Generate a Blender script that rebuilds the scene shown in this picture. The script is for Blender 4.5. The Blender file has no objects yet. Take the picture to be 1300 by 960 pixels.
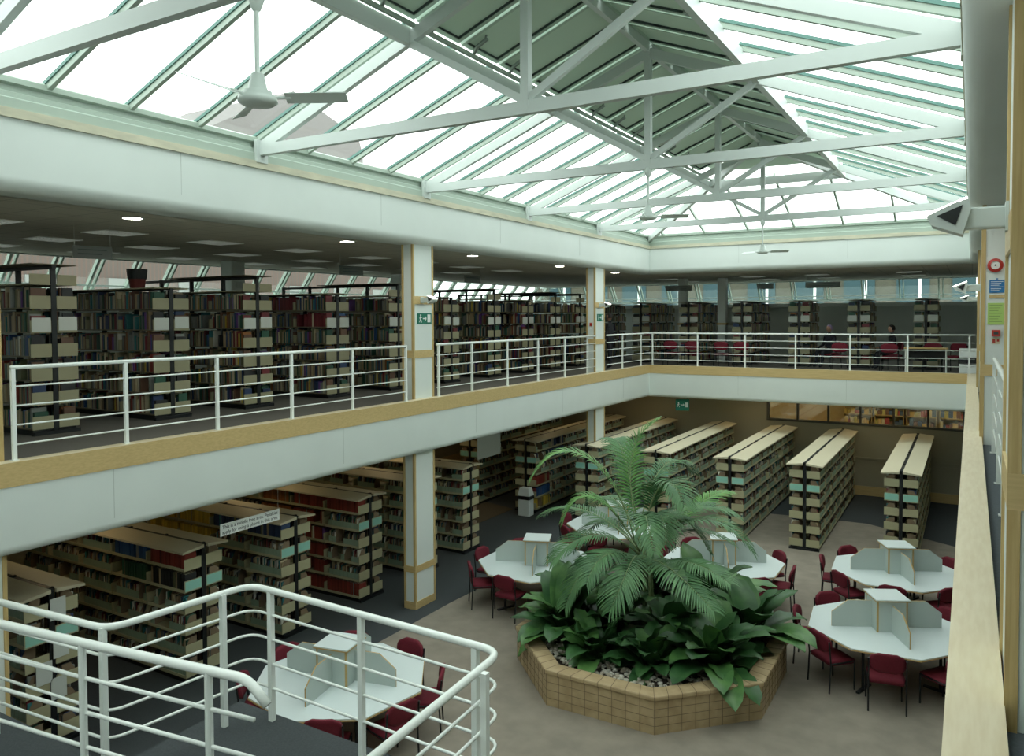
import bpy, math, random
from mathutils import Vector, Matrix
random.seed(11)
SC = bpy.context.scene
COL = SC.collection
PI = math.pi
rnd = random.uniform

# ------------------------------------------------------------------ camera
F = Vector((-0.50724727, 0.86120623, -0.03200051))
RT = Vector((0.86171192, 0.50737788, -0.00450069))
UP = Vector((-0.01236033, 0.02985818, 0.99947772))
EYE = Vector((0, 0, 5.5))
cd = bpy.data.cameras.new('camera'); cam = bpy.data.objects.new('camera', cd); COL.objects.link(cam)
cam.matrix_world = Matrix(((RT.x, UP.x, -F.x, EYE.x), (RT.y, UP.y, -F.y, EYE.y), (RT.z, UP.z, -F.z, EYE.z), (0, 0, 0, 1)))
cd.sensor_width = 36; cd.lens = 990.5 / 1300 * 36; cd.shift_y = -45 / 1300; cd.clip_start = 0.02; cd.clip_end = 500
SC.camera = cam

# ------------------------------------------------------------------ materials
def mat(name, col, rough=.6, metal=0, noise=0, scale=8, spec=.5, stretch=None, col2=None, bump=0):
    m = bpy.data.materials.new(name); m.use_nodes = True
    nt = m.node_tree; b = nt.nodes['Principled BSDF']
    b.inputs['Base Color'].default_value = (*col, 1); b.inputs['Roughness'].default_value = rough
    b.inputs['Metallic'].default_value = metal; b.inputs['Specular IOR Level'].default_value = spec
    if noise or col2 or bump:
        tc = nt.nodes.new('ShaderNodeTexCoord'); mp = nt.nodes.new('ShaderNodeMapping')
        if stretch: mp.inputs['Scale'].default_value = stretch
        nz = nt.nodes.new('ShaderNodeTexNoise'); nz.inputs['Scale'].default_value = scale; nz.inputs['Detail'].default_value = 5
        nt.links.new(tc.outputs['Object'], mp.inputs[0]); nt.links.new(mp.outputs[0], nz.inputs[0])
        if noise or col2:
            cr = nt.nodes.new('ShaderNodeValToRGB')
            c2 = col2 or tuple(c * (1 - noise) for c in col)
            cr.color_ramp.elements[0].color = (*c2, 1); cr.color_ramp.elements[1].color = (*col, 1)
            cr.color_ramp.elements[0].position = .35; cr.color_ramp.elements[1].position = .65
            nt.links.new(nz.outputs[0], cr.inputs[0]); nt.links.new(cr.outputs[0], b.inputs['Base Color'])
        if bump:
            bp = nt.nodes.new('ShaderNodeBump'); bp.inputs['Strength'].default_value = bump; bp.inputs['Distance'].default_value = .02
            nt.links.new(nz.outputs[0], bp.inputs['Height']); nt.links.new(bp.outputs[0], b.inputs['Normal'])
    return m

def emis(name, col, s):
    m = bpy.data.materials.new(name); m.use_nodes = True
    b = m.node_tree.nodes['Principled BSDF']
    b.inputs['Base Color'].default_value = (*col, 1)
    b.inputs['Emission Color'].default_value = (*col, 1); b.inputs['Emission Strength'].default_value = s
    return m

def glass_mat(name, tint=(.93, .98, .96), refl=.08):
    m = bpy.data.materials.new(name); m.use_nodes = True; nt = m.node_tree
    nt.nodes.remove(nt.nodes['Principled BSDF']); out = nt.nodes['Material Output']
    t = nt.nodes.new('ShaderNodeBsdfTransparent'); t.inputs[0].default_value = (*tint, 1)
    g = nt.nodes.new('ShaderNodeBsdfGlossy'); g.inputs['Roughness'].default_value = .03
    mx = nt.nodes.new('ShaderNodeMixShader'); mx.inputs[0].default_value = refl
    nt.links.new(t.outputs[0], mx.inputs[1]); nt.links.new(g.outputs[0], mx.inputs[2]); nt.links.new(mx.outputs[0], out.inputs[0])
    return m

def attr_mat(name, attr, rough=.55):
    m = bpy.data.materials.new(name); m.use_nodes = True; nt = m.node_tree; b = nt.nodes['Principled BSDF']
    b.inputs['Roughness'].default_value = rough
    if attr == 'OBJ':
        n = nt.nodes.new('ShaderNodeObjectInfo'); nt.links.new(n.outputs['Color'], b.inputs['Base Color'])
    else:
        n = nt.nodes.new('ShaderNodeAttribute'); n.attribute_name = attr; nt.links.new(n.outputs['Color'], b.inputs['Base Color'])
    return m

def brick_mat(name, c1, c2, mortar, scale, bw=.5, rh=.25, msize=.02, rough=.8, coord='Object', rot=None):
    m = bpy.data.materials.new(name); m.use_nodes = True; nt = m.node_tree; b = nt.nodes['Principled BSDF']
    b.inputs['Roughness'].default_value = rough
    tc = nt.nodes.new('ShaderNodeTexCoord'); mp = nt.nodes.new('ShaderNodeMapping')
    if rot: mp.inputs['Rotation'].default_value = rot
    br = nt.nodes.new('ShaderNodeTexBrick')
    br.inputs['Color1'].default_value = (*c1, 1); br.inputs['Color2'].default_value = (*c2, 1); br.inputs['Mortar'].default_value = (*mortar, 1)
    br.inputs['Scale'].default_value = scale; br.inputs['Brick Width'].default_value = bw; br.inputs['Row Height'].default_value = rh
    br.inputs['Mortar Size'].default_value = msize
    nt.links.new(tc.outputs[coord], mp.inputs[0]); nt.links.new(mp.outputs[0], br.inputs[0]); nt.links.new(br.outputs[0], b.inputs['Base Color'])
    return m

M_wall = mat('white_paint', (.70, .765, .735), .55, noise=.03, scale=1.5)
M_steel = mat('white_steel_paint', (.56, .62, .595), .4)
M_rail = mat('rail_white_gloss', (.80, .85, .81), .25)
M_green = mat('pale_green_frame', (.37, .45, .385), .45)
M_vent = mat('roof_vent_panel', (.56, .70, .58), .6)
M_bead = mat('dark_seal', (.03, .05, .045), .6)
M_wood = mat('maple_trim', (.60, .45, .21), .45, col2=(.52, .385, .17), scale=3, stretch=(1, 6, 20))
M_woodV = mat('maple_post', (.56, .42, .19), .45, col2=(.46, .33, .13), scale=3, stretch=(20, 20, 1.2))
M_ledge = mat('maple_ledge_top_sunlit', (.66, .58, .40), .4, col2=(.60, .51, .33), scale=4, stretch=(8, 1, 1))  # trim maple made paler: sun on the ledge top, put into the colour
M_strip = mat('pale_wood_strip', (.60, .58, .44), .6, col2=(.48, .47, .36), scale=3, stretch=(1, 1, 4))
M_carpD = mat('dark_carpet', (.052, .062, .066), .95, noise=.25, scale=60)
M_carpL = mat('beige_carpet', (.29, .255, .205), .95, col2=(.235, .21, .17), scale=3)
M_carpB = mat('brown_carpet', (.10, .075, .04), .95, noise=.2, scale=40)
M_carpU = mat('gallery_carpet', (.115, .108, .09), .95, noise=.15, scale=50)
M_beige = mat('beige_paint', (.34, .32, .225), .7)
M_greyw = mat('grey_green_wall', (.50, .57, .53), .7)
M_black = mat('black_metal', (.008, .011, .012), .45)
M_cream = mat('cream_steel', (.44, .42, .26), .45)
M_creamU = mat('olive_cream_steel', (.34, .325, .205), .5)
M_cream2 = mat('cream_canopy', (.62, .57, .41), .5)  # whiter than the shelf cream: light on the canopies, put into the colour
M_shelf = mat('bronze_shelf', (.16, .14, .085), .5)
M_paper = mat('paper_white', (.62, .66, .62), .7)
M_cyan = mat('cyan_label_card', (.30, .62, .52), .6)
M_red = mat('burgundy_fabric', (.16, .008, .022), .85, noise=.25, scale=80)
M_table = mat('white_laminate', (.66, .74, .74), .3)
M_panel = mat('grey_laminate', (.48, .55, .52), .5)
M_edge = mat('wood_edge', (.50, .34, .13), .5)
M_plantsoil = mat('soil', (.03, .022, .015), .95, bump=.5, scale=30)
M_peb = mat('pebble', (.52, .49, .41), .7, col2=(.22, .19, .15), scale=6)
M_leaf = mat('glossy_leaf', (.055, .15, .045), .42, col2=(.028, .095, .03), scale=5)
M_leaf2 = mat('glossy_leaf_light', (.10, .23, .06), .42, col2=(.05, .14, .04), scale=5)
M_frond = mat('palm_leaflet', (.10, .225, .085), .5, col2=(.055, .15, .06), scale=4)
M_frondL = mat('palm_leaflet_light', (.15, .33, .08), .5, col2=(.08, .22, .06), scale=4)
M_stem = mat('palm_stem', (.26, .33, .17), .6, col2=(.16, .23, .09), scale=10)
M_glass = glass_mat('clear_glass')
M_glass2 = glass_mat('green_tint_glass', (.80, .90, .86), .1)
M_bookA = attr_mat('book_cloth', 'Col'); M_bookO = attr_mat('book_cloth_single', 'OBJ')
M_pages = mat('page_block', (.55, .50, .38), .8)
M_box = mat('pale_green_card', (.27, .37, .27), .7); M_kraft = mat('kraft_card', (.22, .16, .10), .8)
M_sgreen = mat('exit_green', (.0, .16, .10), .5)
M_white = mat('sign_white', (.8, .85, .82), .5)
M_ink = mat('sign_ink', (.03, .05, .05), .6)
M_blue = mat('notice_blue', (.02, .17, .42), .5)
M_lime = mat('notice_lime', (.42, .62, .17), .6)
M_redp = mat('red_plastic', (.42, .03, .02), .4)
M_terra = mat('terracotta_red', (.15, .02, .015), .6)
M_brickO = brick_mat('outside_brick', (.135, .085, .07), (.115, .072, .06), (.105, .08, .07), 3, rh=.25)
M_brickY = brick_mat('outside_yellow_brick', (.062, .060, .038), (.047, .044, .029), (.08, .077, .06), 3, rot=(PI / 2, 0, 0))
M_bluegl = mat('blue_window', (.012, .045, .055), .5)
M_tile = brick_mat('ceiling_tiles', (.56, .54, .46), (.54, .52, .44), (.38, .37, .32), 1, bw=.6, rh=.6, msize=.012)
M_tile.node_tree.nodes['Brick Texture'].offset = 0
M_brick = brick_mat('planter_brick', (.46, .32, .17), (.38, .26, .14), (.25, .19, .12), 5, bw=1.0, rh=.5, msize=.03)
M_cope = mat('planter_coping_tile', (.52, .40, .23), .5, col2=(.42, .31, .17), scale=6)
M_lampE = emis('downlight_glow', (1, .90, .76), 38)
M_fixE = emis('fluorescent_louvre', (.45, .47, .44), .35)
M_fixW = emis('warm_ceiling_panel', (1, .74, .40), 3.6)
M_spotE = emis('uplighter_lamp', (1, .97, .88), 6)
M_fanm = mat('fan_enamel', (.62, .70, .66), .35)

# ------------------------------------------------------------------ mesh helpers
class MB:
    def __init__(s): s.v = []; s.f = []; s.m = []; s.c = []
    def add(s, vs, fs, mi=0, col=None):
        n = len(s.v); s.v += [tuple(v) for v in vs]
        for f in fs: s.f.append(tuple(i + n for i in f)); s.m.append(mi); s.c.append(col)
    def box(s, x0, x1, y0, y1, z0, z1, mi=0, col=None):
        if x0 > x1: x0, x1 = x1, x0
        if y0 > y1: y0, y1 = y1, y0
        if z0 > z1: z0, z1 = z1, z0
        v = [(x0, y0, z0), (x1, y0, z0), (x1, y1, z0), (x0, y1, z0), (x0, y0, z1), (x1, y0, z1), (x1, y1, z1), (x0, y1, z1)]
        s.add(v, [(0, 3, 2, 1), (4, 5, 6, 7), (0, 1, 5, 4), (1, 2, 6, 5), (2, 3, 7, 6), (3, 0, 4, 7)], mi, col)
        return s
    def beam(s, a, b, w, h, mi=0, up=(0, 0, 1)):
        a = Vector(a); b = Vector(b); d = (b - a).normalized(); up = Vector(up)
        if abs(d.dot(up)) > .99: up = Vector((0, 1, 0))
        r = d.cross(up).normalized() * (w / 2); u = r.cross(d).normalized() * (h / 2)
        v = [a - r - u, a + r - u, a + r + u, a - r + u, b - r - u, b + r - u, b + r + u, b - r + u]
        s.add(v, [(0, 1, 2, 3), (7, 6, 5, 4), (0, 4, 5, 1), (1, 5, 6, 2), (2, 6, 7, 3), (3, 7, 4, 0)], mi); return s
    def tube(s, pts, r, seg=10, mi=0, cap=True):
        pts = [Vector(p) for p in pts]; n = len(pts); rings = []
        t = [(pts[min(i + 1, n - 1)] - pts[max(i - 1, 0)]).normalized() for i in range(n)]
        ref = Vector((0, 0, 1)) if abs(t[0].z) < .9 else Vector((1, 0, 0))
        u = t[0].cross(ref).normalized()
        for i in range(n):
            u = (u - t[i] * u.dot(t[i])).normalized(); w = t[i].cross(u)
            ri = r[i] if isinstance(r, (list, tuple)) else r
            rings.append([pts[i] + (u * math.cos(k * 2 * PI / seg) + w * math.sin(k * 2 * PI / seg)) * ri for k in range(seg)])
        vs = [p for rg in rings for p in rg]; fs = []
        for i in range(n - 1):
            for k in range(seg):
                k2 = (k + 1) % seg; fs.append((i * seg + k, i * seg + k2, (i + 1) * seg + k2, (i + 1) * seg + k))
        if cap: fs.append(tuple(range(seg))[::-1]); fs.append(tuple((n - 1) * seg + k for k in range(seg)))
        s.add(vs, fs, mi); return s
    def prism(s, poly, z0, z1, mi=0):
        n = len(poly)
        vs = [(x, y, z0) for x, y in poly] + [(x, y, z1) for x, y in poly]
        fs = [tuple(range(n))[::-1], tuple(range(n, 2 * n))] + [(i, (i + 1) % n, n + (i + 1) % n, n + i) for i in range(n)]
        s.add(vs, fs, mi); return s
    def lathe(s, prof, seg=20, mi=0, c=(0, 0)):
        vs = [(c[0] + r * math.cos(k * 2 * PI / seg), c[1] + r * math.sin(k * 2 * PI / seg), z) for r, z in prof for k in range(seg)]
        fs = []
        for i in range(len(prof) - 1):
            for k in range(seg):
                k2 = (k + 1) % seg; fs.append((i * seg + k, i * seg + k2, (i + 1) * seg + k2, (i + 1) * seg + k))
        s.add(vs, fs, mi); return s
    def build(s, name, mats, parent=None, loc=(0, 0, 0), smooth=False, bevel=0):
        me = bpy.data.meshes.new(name); me.from_pydata(s.v, [], s.f)
        if not isinstance(mats, (list, tuple)): mats = [mats]
        for m in mats: me.materials.append(m)
        if len(mats) > 1: me.polygons.foreach_set('material_index', s.m)
        if any(c is not None for c in s.c):
            ca = me.color_attributes.new('Col', 'FLOAT_COLOR', 'CORNER'); arr = []
            for f, c in zip(s.f, s.c): arr += [*(c or (.5, .5, .5)), 1] * len(f)
            ca.data.foreach_set('color', arr)
        if smooth:
            me.polygons.foreach_set('use_smooth', [True] * len(me.polygons))
        me.update()
        o = bpy.data.objects.new(name, me); COL.objects.link(o); o.location = loc
        if parent: o.parent = parent
        if bevel:
            b = o.modifiers.new('bevel', 'BEVEL'); b.width = bevel; b.segments = 2; b.limit_method = 'ANGLE'
        return o

def tag(o, label=None, cat=None, group=None, kind=None):
    if label: o['label'] = label
    if cat: o['category'] = cat
    if group: o['group'] = group
    if kind: o['kind'] = kind
    return o
def thing(name, label, cat, loc=(0, 0, 0), rz=0, group=None):
    o = bpy.data.objects.new(name, None); COL.objects.link(o); o.location = loc; o.rotation_euler = (0, 0, rz)
    o.empty_display_size = .1
    return tag(o, label, cat, group)
def copy_tree(o, parent=None):
    c = o.copy(); COL.objects.link(c)
    if parent: c.parent = parent
    for ch in kids.get(o.name, None) or o.children: copy_tree(ch, c)
    return c
kids = {}
def struct(name, mb, mats, parent=None, **k):
    o = mb.build(name, mats, parent, **k)
    if parent is None: o['kind'] = 'structure'
    return o
def text_obj(name, txt, size, matl, parent, M, extrude=.001):
    cu = bpy.data.curves.new(name, 'FONT'); cu.body = txt; cu.size = size; cu.extrude = extrude
    cu.align_x = 'CENTER'; cu.align_y = 'CENTER'
    t = bpy.data.objects.new('tmp', cu); COL.objects.link(t)
    dg = bpy.context.evaluated_depsgraph_get(); me = bpy.data.meshes.new_from_object(t.evaluated_get(dg))
    bpy.data.objects.remove(t); me.materials.clear(); me.materials.append(matl)
    o = bpy.data.objects.new(name, me); COL.objects.link(o)
    if parent: o.parent = parent
    o.matrix_local = M
    return o
ORD = ['zeroth', 'first', 'second', 'third', 'fourth', 'fifth', 'sixth', 'seventh', 'eighth', 'ninth', 'tenth', 'eleventh', 'twelfth',
       'thirteenth', 'fourteenth', 'fifteenth', 'sixteenth', 'seventeenth', 'eighteenth', 'nineteenth', 'twentieth']
def nth(n):
    if n <= 20: return ORD[n]
    if n % 10 == 0: return ['', '', '', 'thirtieth', 'fortieth', 'fiftieth', 'sixtieth', 'seventieth', 'eightieth', 'ninetieth'][n // 10]
    return ['', '', 'twenty', 'thirty', 'forty', 'fifty', 'sixty', 'seventy', 'eighty', 'ninety'][n // 10] + '-' + ORD[n % 10]

# ------------------------------------------------------------------ dimensions
XL, XR, YF, YB = -8.79, -0.06, 23.5, -4.0
XM = (XL + XR) / 2
ZU = 3.88; ZC = 6.87; ZLC = 2.975
WXL, WYF = -16.8, 32.0     # gallery outer walls
LXL, LYF = -17.0, 26.0     # ground floor walls
RX = 4.0

# ------------------------------------------------------------------ ground floor
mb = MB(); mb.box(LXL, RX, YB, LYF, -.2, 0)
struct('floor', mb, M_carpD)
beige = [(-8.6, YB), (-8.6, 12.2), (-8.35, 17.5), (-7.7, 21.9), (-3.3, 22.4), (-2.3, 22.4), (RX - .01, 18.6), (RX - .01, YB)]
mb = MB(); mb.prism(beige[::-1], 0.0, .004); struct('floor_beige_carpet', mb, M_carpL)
mb = MB(); mb.prism([(LXL + .05, 16.9), (-11.3, 17.2), (-11.3, 19.2), (-12.6, 19.6), (-12.6, 25.9), (LXL + .05, 25.9)], 0, .004)
struct('floor_brown_carpet', mb, M_carpB)
for nm, b in (('wall_left', (LXL - .2, LXL, YB, LYF + .2)), ('wall_far', (LXL, RX, LYF, LYF + .15)), ('wall_right', (RX, RX + .2, YB, LYF + .2)), ('wall_back', (LXL, RX, YB - .2, YB))):
    mb = MB()
    if nm == 'wall_far':
        mb.box(b[0], b[1], b[2], b[3], 0, 2.2); mb.box(b[0], -5.64, b[2], b[3], 2.2, ZLC)
        mb.box(-5.64, b[1], b[2], b[3], 2.93, ZLC)
    else: mb.box(*b, 0, ZLC)
    struct(nm, mb, M_beige)
mb = MB(); mb.box(LXL, RX, LYF - .025, LYF, 0, .28); struct('baseboard_far', mb, M_wood)
mb = MB(); mb.box(LXL, RX, LYF - .03, LYF, 1.12, 1.17); mb.box(LXL, RX, LYF - .02, LYF, 1.02, 1.06); struct('trim_1', mb, M_beige)
mb = MB(); mb.box(LXL, LXL + .025, YB, LYF, 0, .28); struct('baseboard_left', mb, M_wood)

# interior window band on the far wall with a lit shop-like room behind
w = thing('window_1', None, None); w['kind'] = 'structure'
mb = MB(); mb.box(-5.70, RX, LYF - .04, LYF + .1, 2.14, 2.2); mb.box(-5.70, RX, LYF - .04, LYF + .1, 2.93, 2.97)
xs = [-5.67 + .92 * k for k in range(11)]
for x in xs: mb.box(x - .03, x + .03, LYF - .03, LYF + .1, 2.2, 2.93)
mb.build('window_frame', mat('dark_window_frame', (.07, .07, .055), .5), w)
mb = MB(); mb.box(-5.64, RX, LYF + .03, LYF + .036, 2.2, 2.93); mb.build('pane', M_glass, w)
mb = MB(); mb.box(-9, RX, LYF + 3.0, LYF + 3.1, 0, 3.4); struct('wall_back_room', mb, mat('tan_wall', (.55, .36, .15), .8))
mb = MB(); mb.box(-9, RX, LYF + .16, LYF + 3.0, 3.3, 3.4); struct('ceiling_back_room', mb, M_beige)
mb = MB(); mb.box(-9, RX, LYF + .16, LYF + 3.0, -.1, 0); struct('floor_back_room', mb, M_carpB)
for i, x in enumerate((-5.0, -2.6, -.2)):
    o = thing('ceiling_light', ['warm lamp panel over the left end of the room behind the internal window', 'warm lamp panel in the middle of the room behind the internal window',
        'warm lamp panel over the right end of the room behind the internal window'][i], 'light', (x, LYF + 1.4, 3.3))
    MB().box(-.6, .6, -.3, .3, -.04, 0).build('housing', M_steel, o)
    MB().box(-.55, .55, -.25, .25, -.05, -.04).build('diffuser', emis('back_room_lamp', (1, .72, .38), 5), o)
cols_shop = [(.5, .33, .08), (.35, .06, .05), (.6, .5, .3), (.08, .12, .2), (.5, .42, .12), (.2, .1, .06), (.6, .4, .15)]
for i, x0 in enumerate([-3.7 + .95 * k for k in range(5)]):
    o = thing('display_shelf', ['first', 'second', 'third', 'fourth', 'fifth'][i] + ' lit display shelf from the left behind the internal window', 'shelf', (x0, LYF + 2.4, 0))
    m2 = MB()
    for z in (1.5, 1.85, 2.2, 2.55, 2.9): m2.box(0, .88, 0, .4, z, z + .03)
    for xx in (0, .86): m2.box(xx, xx + .02, 0, .4, 0, 3.1)
    m2.build('rack', M_edge, o)
    m3 = MB()
    for z in (1.53, 1.88, 2.23, 2.58):
        xx = .03
        while xx < .78:
            ww = rnd(.05, .14); m3.box(xx, xx + ww, .02, .3, z, z + rnd(.1, .27), 0, random.choice(cols_shop)); xx += ww + .01
    g = m3.build('goods', M_bookA, o); g['kind'] = 'stuff'

# lower ceiling, gallery slabs with bull-nosed fascias
mb = MB()
def slab_profile():
    p = [(0.0, 3.72), (0.0, 3.08)]
    for k in range(1, 9):
        a = k / 8 * PI / 2; p.append((.11 - .11 * math.cos(a), 3.08 - .105 * math.sin(a)))
    return p
def band_profile():
    p = [(0.0, 7.64), (0.0, 7.02)]
    for k in range(1, 11):
        a = k / 10 * PI / 2; p.append((.16 - .16 * math.cos(a), 7.02 - .15 * math.sin(a)))
    return p
def fascia(side, prof, name, matl, back=.5):
    prof = prof + [(back, prof[-1][1]), (back, prof[0][1])]
    n = len(prof); vs = []
    for d, z in prof:
        if side == 'left': vs.append((XL - d, YB, z))
        elif side == 'right': vs.append((XR + d, YB, z))
        else: vs.append((XL - d, YF + d, z))
    for d, z in prof:
        if side == 'left': vs.append((XL - d, YF + d, z))
        elif side == 'right': vs.append((XR + d, YF + d, z))
        else: vs.append((XR + d, YF + d, z))
    fs = [(i, (i + 1) % n, n + (i + 1) % n, n + i) for i in range(n)] + [tuple(range(n)), tuple(range(n, 2 * n))[::-1]]
    m = MB(); m.add(vs, fs); o = struct(name, m, matl)
    for poly in o.data.polygons:
        if len(poly.vertices) == 4 and abs(poly.normal.z) < .999: poly.use_smooth = True
    o.data.set_sharp_from_angle(angle=.5) if hasattr(o.data, 'set_sharp_from_angle') else None
    return o
for s in ('left', 'far', 'right'):
    fascia(s, slab_profile(), 'wall_gallery_edge_' + s, M_wall)
    fascia(s, band_profile(), 'wall_upper_band_' + s, M_wall)
# panel joints of the fascias
mb = MB()
for y in [1.6, 5.55, 9.5, 13.45, 17.4, 21.35]:
    mb.box(XL - .001, XL + .0015, y, y + .006, 3.13, 3.72); mb.box(XL - .001, XL + .0015, y + 1, y + 1.006, 7.1, 7.64)
for x in (-6.0, -3.0):
    mb.box(x, x + .006, YF - .0015, YF + .001, 3.13, 3.72); mb.box(x, x + .006, YF - .0015, YF + .001, 7.1, 7.64)
struct('trim_2', mb, mat('joint_grey', (.45, .5, .47), .7))
# ledges: wooden kerb front + top
def ledge(side, name):
    m = MB(); d0, d1 = -.012, .19
    def P(d, z, e):
        if side == 'left': return (XL - d, YB if e == 0 else YF + d, z)
        if side == 'right': return (XR + d, YB if e == 0 else YF + d, z)
        return (XL - d if e == 0 else XR + d, YF + d, z)
    prof = [(d0, 3.72), (d0, 3.98), (d1, 3.98), (d1, 3.72)]
    vs = [P(d, z, 0) for d, z in prof] + [P(d, z, 1) for d, z in prof]
    fs = [(0, 1, 5, 4), (1, 2, 6, 5), (2, 3, 7, 6), (3, 0, 4, 7), (0, 3, 2, 1), (4, 5, 6, 7)]
    m.add(vs, fs); m.m[1] = 1
    return struct(name, m, [M_wood, M_ledge])
ledge('left', 'trim_3'); ledge('far', 'trim_4'); ledge('right', 'trim_5')
# slabs (ceiling of ground floor / floor of gallery)
FR = .45
def slab(name, x0, x1, y0, y1, z0, z1, m): struct(name, MB().box(x0, x1, y0, y1, z0, z1), m)
slab('ceiling_ground_left', WXL - .6, XL - FR, YB, YF + FR, ZLC, 3.80, M_wall)
slab('ceiling_ground_far', WXL - .6, RX, YF + FR, LYF + .15, ZLC, 3.80, M_wall)
slab('ceiling_ground_right', XR + FR, RX, YB, YF + FR, ZLC, 3.80, M_wall)
slab('floor_gallery_left', WXL - .7, XL - .17, YB, YF + .17, 3.80, ZU, M_carpU)
slab('floor_gallery_far', WXL - .7, RX, YF + .17, WYF + 1.0, 3.80, ZU, M_carpU)
slab('floor_gallery_right', XR + .17, RX, YB, YF + .17, 3.80, ZU, mat('blue_grey_carpet', (.09, .11, .12), .95, noise=.2, scale=50))
# gallery ceiling
slab('ceiling_left', WXL, XL - FR, YB, YF + FR, ZC, ZC + .3, M_tile)
slab('ceiling_far', WXL, RX, YF + FR, WYF, ZC, ZC + .3, M_tile)
slab('ceiling_right', XR + FR, RX, YB, YF + FR, ZC, ZC + .3, M_tile)
# gallery right and back walls
slab('wall_gallery_right', RX, RX + .2, YB, WYF + 1, ZU, 8.0, M_wall)
slab('wall_gallery_back', WXL - .7, RX, YB - .2, YB, ZU, 10, M_wall)
# low walls under the sloped windows
slab('wall_sill_left', WXL - .8, WXL - .66, YB, WYF + .8, ZU, 6.08, M_wall)
slab('wall_sill_far', WXL - .66, RX, WYF + .66, WYF + .8, ZU, 6.02, M_wall)
slab('trim_6', WXL - .66, WXL - .3, YB, WYF, 6.04, 6.12, M_wall)
slab('trim_7', WXL - .3, RX, WYF + .1, WYF + .66, 5.86, 6.0, M_wall)
# wooden strip and green upstand above the upper band
for s, nm1, nm2 in (('left', 'trim_8', 'trim_9'), ('far', 'trim_10', 'trim_11'), ('right', 'trim_12', 'trim_13')):
    fascia(s, [(-.035, 7.74), (-.035, 7.64)], nm1, M_strip, back=.06)
    p = [(.05, 8.10), (.02, 8.08), (.02, 8.02), (.07, 8.0), (.07, 7.94), (.03, 7.92), (.03, 7.87), (.0, 7.85), (.0, 7.74)]
    fascia(s, p, nm2, M_green, back=.4)

# ------------------------------------------------------------------ sloped gallery windows
def sloped_window(name, axis, lo, hi, first, step):
    w = thing(name, None, None); w['kind'] = 'structure'
    zt, zb, off = ZC + .03, 6.10, .62
    def P(s_, t, dn=0):   # t 0 bottom..1 top
        z = zb + (zt - zb) * t; o = off * (1 - t) + dn
        return (WXL - o, s_, z) if axis == 'L' else (s_, WYF + o, z)
    m = MB(); s_ = first
    while s_ < hi:
        if s_ > lo:
            m.beam(P(s_, 0, .03), P(s_, 1, .03), .055, .09); m.beam(P(s_ + .13, 0, .03), P(s_ + .13, 1, .03), .04, .08)
        s_ += step
    m.build('glazing_bar', M_green, w)
    m = MB(); m.beam(P(lo, .02), P(hi, .02), .1, .1); m.beam(P(lo, .99), P(hi, .99), .08, .1); m.beam(P(lo, .22, .03), P(hi, .22, .03), .04, .04)
    m.build('window_frame', M_steel, w)
    m = MB(); a, b, c, d = P(lo, 0, .06), P(hi, 0, .06), P(hi, 1, .06), P(lo, 1, .06); m.add([a, b, c, d], [(0, 1, 2, 3)])
    m.build('pane', M_glass2, w)
sloped_window('window_2', 'L', YB, WYF + .5, YB + .46, .93)
sloped_window('window_3', 'F', WXL - .5, RX, WXL + .4, 1.28)

# ------------------------------------------------------------------ roof
SL = .392
def rz(d): return 7.93 + SL * d          # rafter centre height at distance d from the eave
GO = .17                                   # glazing above rafters
Y0 = 3.94 - 3.916
trY = [Y0 + 3.916 * k for k in range(6)]  # 0.02, 3.94, 7.86, 11.77, 15.69, 19.6
half = XM - XL
DP = 2.69                                   # distance eave -> purlin
Yhip = YF - half
GD = -.12                                   # glazing starts slightly outside
def truss(y, label):
    t = thing('roof_truss', label, 'roof truss', (XM, y, 7.92), 0, None)
    def b(nm, a, c, w, h): MB().beam((a[0] - XM, 0, a[1] - 7.92), (c[0] - XM, 0, c[1] - 7.92), w, h).build(nm, M_steel, t)
    b('bottom_chord', (XL + .0, 7.90), (XR - .0, 7.90), .09, .15)
    b('rafter', (XL + .02, rz(.0)), (XM, rz(half)), .08, .15)
    b('rafter', (XR - .02, rz(.0)), (XM, rz(half)), .08, .15)
    b('king_post', (XM, 7.86), (XM, rz(half)), .10, .10)
    b('brace', (XM - .05, 8.0), (XL + DP, rz(DP) - .04), .07, .09)
    b('brace', (XM + .05, 8.0), (XR - DP, rz(DP) - .04), .07, .09)
    # foot plates
    m = MB()
    for x in (XL + .02, XR - .02): m.box(x - XM - .03, x - XM + .03, -.1, .1, -.2, .12)
    m.build('foot_plate', M_steel, t)
names = ['white roof truss directly above the camera', 'white roof truss carrying the nearest ceiling fan', 'second white roof truss from the near end, chord crossing the picture top',
         'white roof truss carrying the middle ceiling fan', 'white roof truss between the middle and far fans', 'white roof truss nearest the glazed far end, with the far fan']
for y, l in zip(trY, names): truss(y, l)
for i, x in enumerate((XL + DP, XR - DP)):
    o = thing('roof_beam', 'long white roof beam along the top of the %s glass slope' % ('left' if i == 0 else 'right'), 'roof beam', (x, 9, rz(DP)))
    MB().beam((0, YB - 9, .02), (0, Yhip + half - DP - 9, .02), .09, .2).build('beam', M_steel, o)
    MB().beam((.1 * (1 - 2 * i), YB - 9, .14), (.1 * (1 - 2 * i), Yhip + half - DP - 9, .14), .05, .05).build('sill', M_green, o)
o = thing('roof_beam', 'short white beam along the top of the glazed far end', 'roof beam', (XM, YF - DP, rz(DP)))
MB().beam((-(half - DP), 0, .02), (half - DP, 0, .02), .09, .2).build('beam', M_steel, o)
o = thing('roof_beam', 'white ridge beam along the top of the roof', 'roof beam', (XM, 7, rz(half) + .1))
MB().beam((0, YB - 7, 0), (0, Yhip - 7, 0), .08, .18).build('beam', M_steel, o)
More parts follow.
